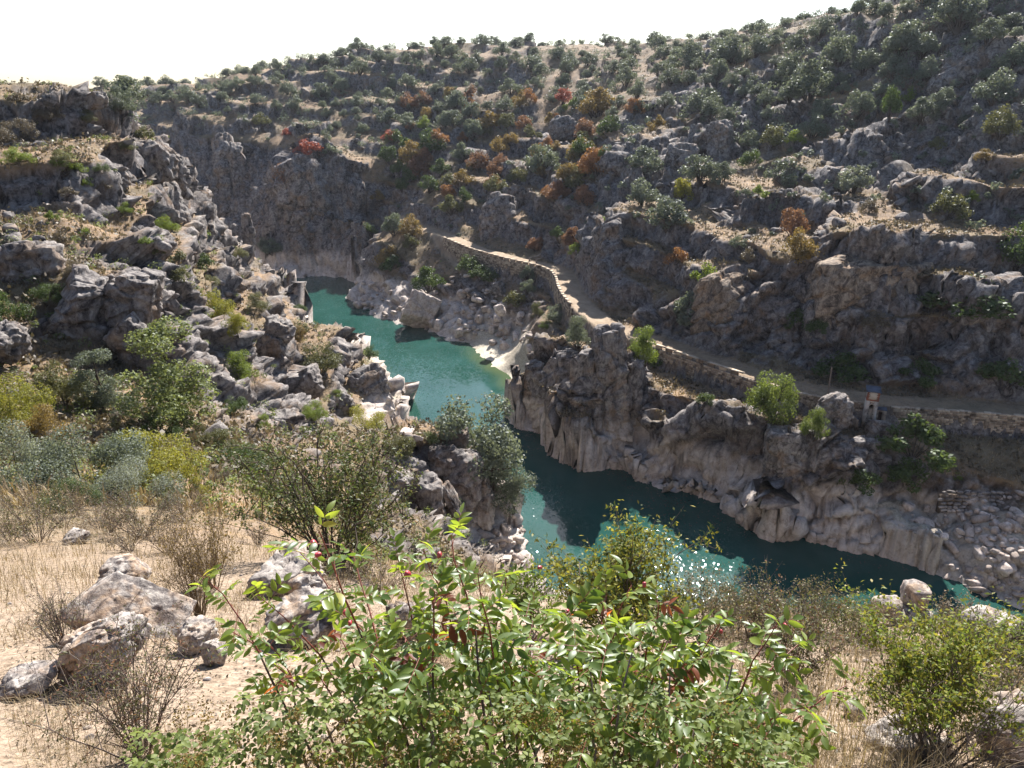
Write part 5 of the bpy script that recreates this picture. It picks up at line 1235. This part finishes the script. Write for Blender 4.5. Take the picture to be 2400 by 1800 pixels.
def twig_bush(name, label, base, h, w_, stems, subs, nleaf, lsize, colour, seed, low=.25, twig=None, aspect=.45, rad=.008, colour2=None, frac2=.0, cat='bush', droop=0.0):
    rg = np.random.default_rng(seed); paths, tips, thin = [], [], []
    for _ in range(stems):
        a = rg.uniform(0, 6.28); e = math.sqrt(rg.random()) * w_ / 2; L = h * rg.uniform(.7, 1.0) * (1 - .25 * (e / (w_ / 2)) ** 2)
        tip = np.array([math.cos(a) * e, math.sin(a) * e, L]); r0 = rad * rg.uniform(.6, 1.2)
        b0 = np.array([math.cos(a), math.sin(a), 0]) * rg.uniform(0, .06) * w_ - np.array([0, 0, .04])
        mid = tip * np.array([.35, .35, .5]) + rg.normal(size=3) * h * .04
        tt_ = np.linspace(0, 1, 6)[:, None]
        P_ = (1 - tt_) ** 2 * b0 + 2 * tt_ * (1 - tt_) * mid + tt_ ** 2 * tip + rg.normal(size=(6, 3)) * h * .012 * tt_
        paths.append((P_, r0 * np.linspace(1, .25, 6)))
        for _ in range(subs):
            t = rg.uniform(.25, .95); q = P_[0] * 0 + np.array([np.interp(t * 5, np.arange(6), P_[:, i]) for i in range(3)])
            d = (tip - q) * .4 + rg.normal(size=3) * h * .13 + np.array([0, 0, h * .07]); d *= rg.uniform(.6, 1.1)
            Q = np.stack([q, q + d * .5 + rg.normal(size=3) * h * .015, q + d])
            paths.append((Q, r0 * np.array([.45, .32, .12])))
            tips.append((q + d * .3, q + d))
            for _ in range(3):
                u = rg.uniform(.3, 1); q2 = q + d * u; d2 = d * .35 + rg.normal(size=3) * h * .055
                thin.append((np.stack([q2, q2 + d2]), r0 * np.array([.25, .08]))); tips.append((q2, q2 + d2))
    root = link(name, None, None, base); tag(root, label, cat)
    tv, tf = tube_arrays(paths, 4); t2, f2 = tube_arrays(thin, 3); tf = np.concatenate([tf, f2 + len(tv)]); tv = np.concatenate([tv, t2])
    link('branches', mesh_np('branches', tv, tf, twig or M_TWIG, True), root)
    def leaves(nm, n, col, sd):
        r2 = np.random.default_rng(sd); tp = [t for t in tips if t[1][2] > low * h] or tips
        ids = r2.integers(0, len(tp), n); A = np.array([tp[i][0] for i in ids]); B = np.array([tp[i][1] for i in ids])
        c = A + (B - A) * r2.random(n)[:, None] * 1.1 + r2.normal(size=(n, 3)) * lsize * .8
        v, f = leaf_quads(c, r2.normal(size=(n, 3)) + np.array([0, 0, .7]), lsize, aspect, r2)
        me = mesh_np(nm, v, f, FOL[col]); attr(me, 'tint', np.repeat(np.clip(.5 + .3 * fbm(c / (h * .2), 2, sd) + r2.uniform(-.4, .4, n), 0, 1), 4)); link(nm, me, root)
    if nleaf: leaves('foliage', int(nleaf * (1 - frac2)), colour, seed + 1)
    if frac2: leaves('turning_leaves', int(nleaf * frac2), colour2, seed + 2)
    return root
def tb(name, label, px, py, hpx, wpx, *a, **k):
    b = hit(px, py); d = math.dist((0, 0, 0), b); return twig_bush(name, label, b, hpx / FPX * d * 1.12, wpx / FPX * d, *a, **k)
tb('branchy_shrub', 'dark branched shrub with small green leaves above the leafy bush', 775, 1325, 300, 430, 17, 9, 8500, .055, 'olive', 701, rad=.022, twig=M_BARK, colour2='green', frac2=.45)
tb('leafy_shrub', 'fine leaved yellow green shrub at the cliff edge against the teal water', 1440, 1520, 265, 330, 16, 9, 9000, .040, 'yellow', 702, rad=.010, colour2='green', frac2=.35)
tb('leafy_shrub', 'thin shrub left of the fine leaved yellow green one at the cliff edge', 1250, 1480, 150, 170, 9, 7, 2200, .034, 'lime', 703, rad=.008)
tb('twiggy_shrub', 'grey twiggy shrub with few leaves right of the fine leaved one', 1650, 1510, 150, 220, 26, 7, 3000, .024, 'olive', 704, rad=.005, colour2='straw', frac2=.4)
tb('twiggy_shrub', 'brown twiggy shrub with sparse tips against the dark water', 1760, 1500, 130, 170, 20, 7, 1800, .022, 'olive', 705, rad=.004, colour2='scrub', frac2=.4)
tb('twiggy_shrub', 'olive twiggy shrub with red tinged leaves left of the bright broom', 1850, 1610, 190, 200, 24, 8, 3600, .022, 'olive', 706, rad=.005, twig=M_TWIG, colour2='rust', frac2=.18)
tb('green_broom', 'bright yellow green broom bush with bare lower twigs at lower right', 2150, 1765, 275, 300, 20, 9, 9000, .024, 'lime', 707, low=.42, rad=.0055, twig=M_TWIG, colour2='yellow', frac2=.5)
tb('twiggy_shrub', 'olive shrub behind the bright broom at the right', 2290, 1590, 120, 240, 20, 8, 3000, .022, 'olive', 708, rad=.005, colour2='scrub', frac2=.35)
for k, (px, py, hp) in enumerate([(1720, 1478, 95), (1800, 1482, 85), (1900, 1480, 100), (1980, 1482, 90), (2040, 1520, 90), (2250, 1500, 80), (2330, 1560, 70), (1570, 1500, 110)]):
    tb('twiggy_shrub', 'low grey brown twiggy shrub in the row along the cliff edge', px, py, hp, 150, 20, 7, 1900, .022, ['olive', 'scrub', 'olive', 'fresh'][k % 4], 760 + k, rad=.004, colour2='straw', frac2=.35)['group'] = 'low twiggy shrubs along the cliff edge'
tb('leafy_shrub', 'small bright green shrub at the right edge by the brown boulder', 2395, 1590, 130, 110, 10, 7, 1500, .026, 'lime', 709)
tb('twiggy_shrub', 'dull olive shrub at the right edge below the brown boulder', 2370, 1720, 120, 200, 18, 7, 2400, .022, 'olive', 710, rad=.006, colour2='straw', frac2=.4)
tb('cistus_bush', 'sparse rusty green bush on the bare soil below the leaning boulder', 330, 1770, 270, 300, 22, 9, 2600, .020, 'olive', 711, low=.35, rad=.005, colour2='rust', frac2=.35, aspect=.3)
tb('dry_broom', 'tall dry yellowish stems right of the leaning boulder', 470, 1450, 190, 130, 34, 6, 1500, .020, 'amber', 712, rad=.005, aspect=.3, twig=FOL['straw'])
tb('dry_broom', 'low rusty twigs left of the leaning boulder', 165, 1550, 150, 120, 20, 7, 900, .018, 'olive', 713, rad=.005, aspect=.3, colour2='rust', frac2=.3)
tb('dry_broom', 'yellow dry broom tuft behind the rounded grey boulder', 500, 1380, 170, 200, 30, 6, 1600, .03, 'amber', 714, rad=.006, twig=FOL['straw'])
tb('dry_broom', 'greenish broom clump at the far left behind the dry grass', 90, 1270, 110, 260, 34, 6, 3000, .035, 'olive', 715, rad=.007, colour2='straw', frac2=.4)
tb('dry_broom', 'brown broom clump behind the leaning boulder in the dry grass', 330, 1260, 90, 230, 34, 6, 3000, .035, 'scrub', 716, rad=.007, colour2='olive', frac2=.4)
tb('dry_broom', 'pinkish dry grass clump in front of the dark humped rock', 790, 1440, 70, 120, 40, 4, 300, .02, 'straw', 717, rad=.003, twig=FOL['rust'])
tb('dry_broom', 'bare grey twigs spreading at the foot of the bright broom', 2200, 1800, 200, 420, 26, 7, 0, .02, 'straw', 718, rad=.005)
tb('dry_broom', 'reddish dry grass clump behind the middle of the leafy bush', 1000, 1560, 150, 260, 60, 4, 500, .015, 'straw', 719, rad=.003, twig=FOL['straw'])

rb_ = random.Random(44)
for k in range(16):
    px, py = rb_.uniform(0, 640), rb_.uniform(1185, 1300)
    if k > 11: px, py = rb_.uniform(560, 1000), rb_.uniform(1330, 1420)
    tb('dry_broom', 'low dry broom clump among the straw grass of the near left slope', px, py, rb_.uniform(40, 80), rb_.uniform(90, 190), 22, 5, 700, .032, rb_.choice(['scrub', 'olive', 'straw']), 730 + k, rad=.006, colour2='straw', frac2=.4)['group'] = 'dry broom clumps on the near left slope'
# the leafy bush in front: pinnate leaves with glossy leaflets on reddish stems
def gloss_leaf(name, lo, hi):
    g = NT(name); t = g.math('ADD', g.math('MULTIPLY', g.attr('tint'), .55), g.math('MULTIPLY', g.n('ShaderNodeObjectInfo').outputs['Random'], .45))
    c = g.ramp(t, [(.1, lo), (.8, hi), (.97, (.30, .24, .05))]); g.set(c, .42, None, .45)
    tr = g.n('ShaderNodeBsdfTranslucent'); g.link(g.mix(1.0, c, (2.6, 2.3, .9), 'MULTIPLY'), tr.inputs[0])
    mx = g.n('ShaderNodeMixShader'); mx.inputs[0].default_value = .45
    g.link(g.b.outputs[0], mx.inputs[1]); g.link(tr.outputs[0], mx.inputs[2]); g.link(mx.outputs[0], g.out.inputs[0]); return g.m
M_LEAF = gloss_leaf('glossy_leaflet', (.055, .10, .020), (.20, .26, .052))
M_RED = NT('red_stem').set((.20, .055, .035), .5, None, .3)
M_GALL = NT('red_gall').set((.42, .05, .06), .4, None, .4)
M_STEM = NT('brown_stem').set((.11, .075, .06), .85, None, .15)
def leaflet(L, W, fold, curl, rg, n=6):
    vs = []; ti = []
    for i in range(n + 1):
        t = i / n; wd = W * math.sin(math.pi * t ** .85) ** .8 if 0 < t < 1 else .0006
        z = -curl * t * t * L
        vs += [(-wd / 2, t * L, z + fold * wd / 2), (0, t * L, z), (wd / 2, t * L, z + fold * wd / 2)]
    fs = []
    for i in range(n):
        a = i * 3; fs += [(a, a + 1, a + 4, a + 3), (a + 1, a + 2, a + 5, a + 4)]
    return np.array(vs), np.array(fs)
def rotm(ax, a): return np.array(Matrix.Rotation(a, 3, ax))
def compound_leaf(seed, pairs):
    rg = np.random.default_rng(seed); V_, F_, Tn, off = [], [], [], 0; RL = .032 * (pairs + .8)
    for k in range(pairs * 2 + 1):
        if k == pairs * 2: base = np.array([0, RL, -.10 * RL]); ang = rg.uniform(-.2, .2)
        else:
            t = (k // 2 + .9) / (pairs + .6); s = -1 if k % 2 else 1; base = np.array([0, RL * t, -.10 * RL * t * t]); ang = -s * rg.uniform(.85, 1.2)
        L = rg.uniform(.046, .078); v, f = leaflet(L, L * rg.uniform(.36, .46), rg.uniform(.15, .5), rg.uniform(.05, .35), rg)
        M_ = rotm('Z', ang) @ rotm('X', rg.uniform(-.45, .15)) @ rotm('Y', rg.uniform(-.5, .5))
        V_.append(v @ M_.T + base); F_.append(f + off); off += len(v); Tn.append(np.full(len(v), rg.random()))
    lv, lf = np.concatenate(V_), np.concatenate(F_)
    tv, tf = tube_arrays([(np.array([(0, -.03, 0), (0, RL * .5, -.025 * RL), (0, RL, -.10 * RL)]), [.0016, .0013, .0009])], 4)
    v = np.concatenate([lv, tv]); f = np.concatenate([lf, tf + len(lv)])
    me = mesh_np('leaf', v, f, None, True, [M_LEAF, M_RED], [0] * len(lf) + [1] * len(tf))
    attr(me, 'tint', np.concatenate([np.concatenate(Tn), np.zeros(len(tv))])); return me, v, f, np.concatenate([np.concatenate(Tn), np.zeros(len(tv))]), len(lf)
M_LEAFRED = gloss_leaf('reddened_leaflet', (.11, .03, .02), (.26, .08, .035))
CL = [compound_leaf(800 + k, [3, 4, 3, 4, 2][k]) for k in range(5)]
CLR = [c_[0].copy() for c_ in CL]
for c_ in CLR: c_.materials[0] = M_LEAFRED
tipsp = [(480,1345),(545,1480),(610,1400),(700,1300),(745,1245),(830,1300),(870,1420),(925,1310),(985,1262),(1060,1250),(1110,1340),(1190,1330),(1255,1400),(1330,1440),(1420,1400),(1480,1370),(1545,1410),(1610,1480),(1690,1460),(1830,1455),(1868,1510),(1765,1565),(1985,1610),(1900,1650),(640,1510),(720,1545),(800,1490),(950,1470),(1075,1460),(1175,1510),(1300,1550),(1400,1530),(1520,1550),(1625,1610),(1725,1680),(880,1640),(1220,1640),(1480,1660),(1350,1690),(1790,1740),(1000,1540),(1260,1480),(1450,1470),(870,1530),(1560,1500),(1650,1540),(1130,1420),(1020,1380)]
bush = tag(link('leafy_bush', None, None, (0, 2.5, ground(0, 2.5))), 'big glossy leaved bush with reddish stems filling the bottom middle of the view', 'bush'); ob = np.array(bush.location)
rl = np.random.default_rng(90); stems, redp, leafspec = [], [], []
for px, py in tipsp:
    Yd = 2.75 + rl.uniform(-.3, .35) - max(0, (py - 1500)) / 600.0
    tip = np.array(at_y(px, py, Yd)); bx = tip[0] * .62 + rl.normal() * .10; by = 2.45 + rl.normal() * .22
    b0 = np.array([bx, by, ground(bx, by) - .03]); mid = b0 * .45 + tip * .55 + np.array([(b0[0] - tip[0]) * .25, 0, .12]) + rl.normal(size=3) * .04
    tt_ = np.linspace(0, 1, 9)[:, None]; P_ = (1 - tt_) ** 2 * b0 + 2 * tt_ * (1 - tt_) * mid + tt_ ** 2 * tip + rl.normal(size=(9, 3)) * .008
    stems.append((P_, np.linspace(.0075, .002, 9))); redp.append((P_[5:], np.linspace(.0042, .0022, 4)))
    n = rl.integers(9, 14); a0 = rl.uniform(0, 6.28)
    for i in range(n):
        t = 1 - .62 * (i / n) ** 1.1; q = np.array([np.interp(t * 8, np.arange(9), P_[:, j]) for j in range(3)])
        az_ = a0 + i * 2.4; el_ = .55 - 1.0 * (1 - t) / .6 + rl.normal() * .25 if t > .85 else .15 + rl.normal() * .25
        leafspec.append((q, az_, el_, rl.uniform(-.7, .7), rl.uniform(.55, 1.15), rl.integers(5), math.dist((0, 0, 0), q)))
tv, tf = tube_arrays(stems, 6); link('stems', mesh_np('stems', tv - ob, tf, M_STEM, True), bush)
for rp in redp:
    tv, tf = tube_arrays([rp], 6); link('young_shoot', mesh_np('young_shoot', tv - ob, tf, M_RED, True), bush)
def leaf_matrix(q, az_, el_, roll, s):
    d = Vector((math.cos(az_) * math.cos(el_), math.sin(az_) * math.cos(el_), math.sin(el_)))
    qd = d.to_track_quat('Y', 'Z').to_matrix() @ Matrix.Rotation(roll, 3, 'Y')
    return qd
leafspec.sort(key=lambda q: q[0][2] < 0 and -q[0][2] / q[0][1])            # highest in the picture first
rest_v, rest_f, rest_t, rest_m, off = [], [], [], [], 0
for k, (q, az_, el_, roll, s, ci, _) in enumerate(leafspec):
    M3 = leaf_matrix(q, az_, el_, roll, s)
    if k < 298:
        o = link('leaf', CL[ci][0] if rl.random() > .035 else CLR[ci], bush, tuple(q - ob), M3.to_euler(), s)
    else:
        v = CL[ci][1] @ np.array(M3).T * s + q - ob; rest_v.append(v); rest_f.append(CL[ci][2] + off); off += len(v); rest_t.append(CL[ci][3]); rest_m += [0] * CL[ci][4] + [1] * (len(CL[ci][2]) - CL[ci][4])
# inner and lower leaves of the same bush
for _ in range(170):
    px, py = rl.uniform(840, 1720), rl.uniform(1440, 1800) ; Yd = 2.55 + rl.uniform(-.35, .45) - max(0, (py - 1500)) / 700.0
    if py < 1400 + abs(px - 1200) * .25: continue
    q = np.array(at_y(px, py, Yd)); ci = rl.integers(5); M3 = leaf_matrix(q, rl.uniform(0, 6.28), rl.normal() * .35, rl.uniform(-.6, .6), 1)
    v = CL[ci][1] @ np.array(M3).T * rl.uniform(.7, 1.05) + q - ob; rest_v.append(v); rest_f.append(CL[ci][2] + off); off += len(v); rest_t.append(CL[ci][3]); rest_m += [0] * CL[ci][4] + [1] * (len(CL[ci][2]) - CL[ci][4])
me = mesh_np('inner_leaves', np.concatenate(rest_v), np.concatenate(rest_f), None, True, [M_LEAF, M_RED], rest_m); attr(me, 'tint', np.concatenate(rest_t))
link('inner_leaves', me, bush)['kind'] = 'stuff'
gv, gf = rock_verts(820, (1, 1, 1.3), 3, cuts=2, boxy=.1, block=.3, crack=.08); GM = mesh_np('gall', gv, gf, M_GALL, True)
for px, py, s_ in [(735, 1275, .03), (745, 1300, .022), (955, 1345, .026), (1030, 1300, .022), (812, 1435, .028), (820, 1460, .02), (1330, 1432, .016), (1510, 1370, .018), (1540, 1520, .018), (1508, 1552, .02), (1265, 1330, .016), (1840, 1465, .016), (1690, 1480, .016), (1230, 1570, .02)]:
    link('gall', GM, bush, tuple(np.array(at_y(px, py, 2.6)) - ob), (rl.uniform(0, 3), rl.uniform(0, 3), 0), s_)

# bramble under and in front of it
br = tag(link('bramble', None, None, (0, 2.1, ground(0, 2.1))), 'tangled bramble with dry brown heads along the bottom edge', 'bramble'); o5 = np.array(br.location)
canes = [((1560, 1830), (1700, 1590), (1640, 1700)), ((1600, 1830), (1720, 1560), (1670, 1720)), ((1440, 1830), (1480, 1530), (1450, 1660)), ((1530, 1830), (1570, 1580), (1560, 1700)), ((1200, 1830), (1345, 1650), (1270, 1750)), ((1390, 1820), (1385, 1570), (1392, 1700)), ((1150, 1830), (1148, 1620), (1152, 1720)), ((1650, 1820), (1760, 1650), (1690, 1760)), ((980, 1830), (1130, 1690), (1060, 1780)), ((700, 1830), (860, 1620), (760, 1740)), ((1010, 1820), (1000, 1600), (1012, 1700))]
for k, (a_, b_, c_) in enumerate(canes):
    A_, B_, C_ = (np.array(at_y(x, y, 2.05 + .25 * t)) for (x, y), t in ((a_, 0), (b_, 1), (c_, .5)))
    tt_ = np.linspace(0, 1, 12)[:, None]; P_ = (1 - tt_) ** 2 * A_ + 2 * tt_ * (1 - tt_) * (2 * C_ - (A_ + B_) / 2) + tt_ ** 2 * B_ + rl.normal(size=(12, 3)) * .004
    th = [(np.stack([P_[i], P_[i] + rl.normal(size=3) * .008]), np.array([.0022, .0003])) for i in range(1, 11)]
    tv, tf = tube_arrays([(P_, np.linspace(.0058, .0028, 12))] , 6); t2, f2 = tube_arrays(th, 4)
    link('cane', mesh_np('cane', np.concatenate([tv, t2]) - o5, np.concatenate([tf, f2 + len(tv)]), M_TWIG, True), br)
def spray(n, x0, x1, y0, y1, yd0, yd1, size, aspect, seed):
    rg = np.random.default_rng(seed); c = np.array([at_y(rg.uniform(x0, x1), y1 - (y1 - y0) * rg.random() ** 1.4, rg.uniform(yd0, yd1)) for _ in range(n)])
    return leaf_quads(c - o5, rg.normal(size=(n, 3)) * .8 + np.array([0, -.4, .7]), size, aspect, rg) + (rg, n)
vl, fl, ti, off = [], [], [], 0
for _ in range(1500):                                # three-part leaves
    px = rl.uniform(300, 1900); py = 1830 - 210 * rl.random() ** 1.2 * (1 if 560 < px < 1750 else .55); q = np.array(at_y(px, py, rl.uniform(1.85, 2.4)))
    M3 = np.array(leaf_matrix(q, rl.uniform(0, 6.28), rl.normal() * .4, rl.uniform(-.6, .6), 1)); s_ = rl.uniform(.6, 1.2); tn = rl.random()
    for ang in (-1.1, 0, 1.1):
        v, f = leaflet(.026 * s_, .018 * s_, .3, .25, rl, 4); v = (v + np.array([0, .008, 0])) @ rotm('Z', ang).T
        vl.append(v @ M3.T + q - o5); fl.append(f + off); off += len(v); ti.append(np.full(len(v), tn))
me = mesh_np('foliage', np.concatenate(vl), np.concatenate(fl), FOL['fresh'], True); attr(me, 'tint', np.concatenate(ti)); link('foliage', me, br)['kind'] = 'stuff'
v, f, rg, n = spray(8200, 350, 1800, 1640, 1820, 1.9, 2.4, .011, .6, 95)
cl = rg.integers(0, 190, n); cc = np.array([at_y(rg.uniform(380, 1800), 1820 - 170 * rg.random() ** 1.3, rg.uniform(1.9, 2.35)) for _ in range(190)])
v = (v.reshape(-1, 4, 3) - v.reshape(-1, 4, 3).mean(1, keepdims=True) + (cc[cl] + rg.normal(size=(n, 3)) * .016 - o5)[:, None]).reshape(-1, 3)
me = mesh_np('dry_heads', v, f, FOL['amber']); attr(me, 'tint', np.repeat(rg.random(n), 4)); link('dry_heads', me, br)['kind'] = 'stuff'
# ------------------------------------------------------------------ air: an even haze round everything
hz = bpy.data.materials.new('haze_air'); hz.use_nodes = True
for n_ in list(hz.node_tree.nodes):
    if n_.type != 'OUTPUT_MATERIAL': hz.node_tree.nodes.remove(n_)
pv_ = hz.node_tree.nodes.new('ShaderNodeVolumePrincipled')
pv_.inputs['Color'].default_value = (.86, .90, 1.0, 1); pv_.inputs['Density'].default_value = 0.00006; pv_.inputs['Anisotropy'].default_value = 0.35
hz.node_tree.links.new(pv_.outputs[0], hz.node_tree.nodes['Material Output'].inputs['Volume'])
v, f = box_arrays([((0, 0, -5), (1300, 0, 0), (0, 1300, 0), (0, 0, 70))])
haze = tag(link('haze', mesh_np('haze', v, f, hz)), 'thin bluish haze filling the gorge', None, None, 'stuff')
SC.cycles.volume_bounces = 0
SC.cycles.volume_step_rate = 10.0
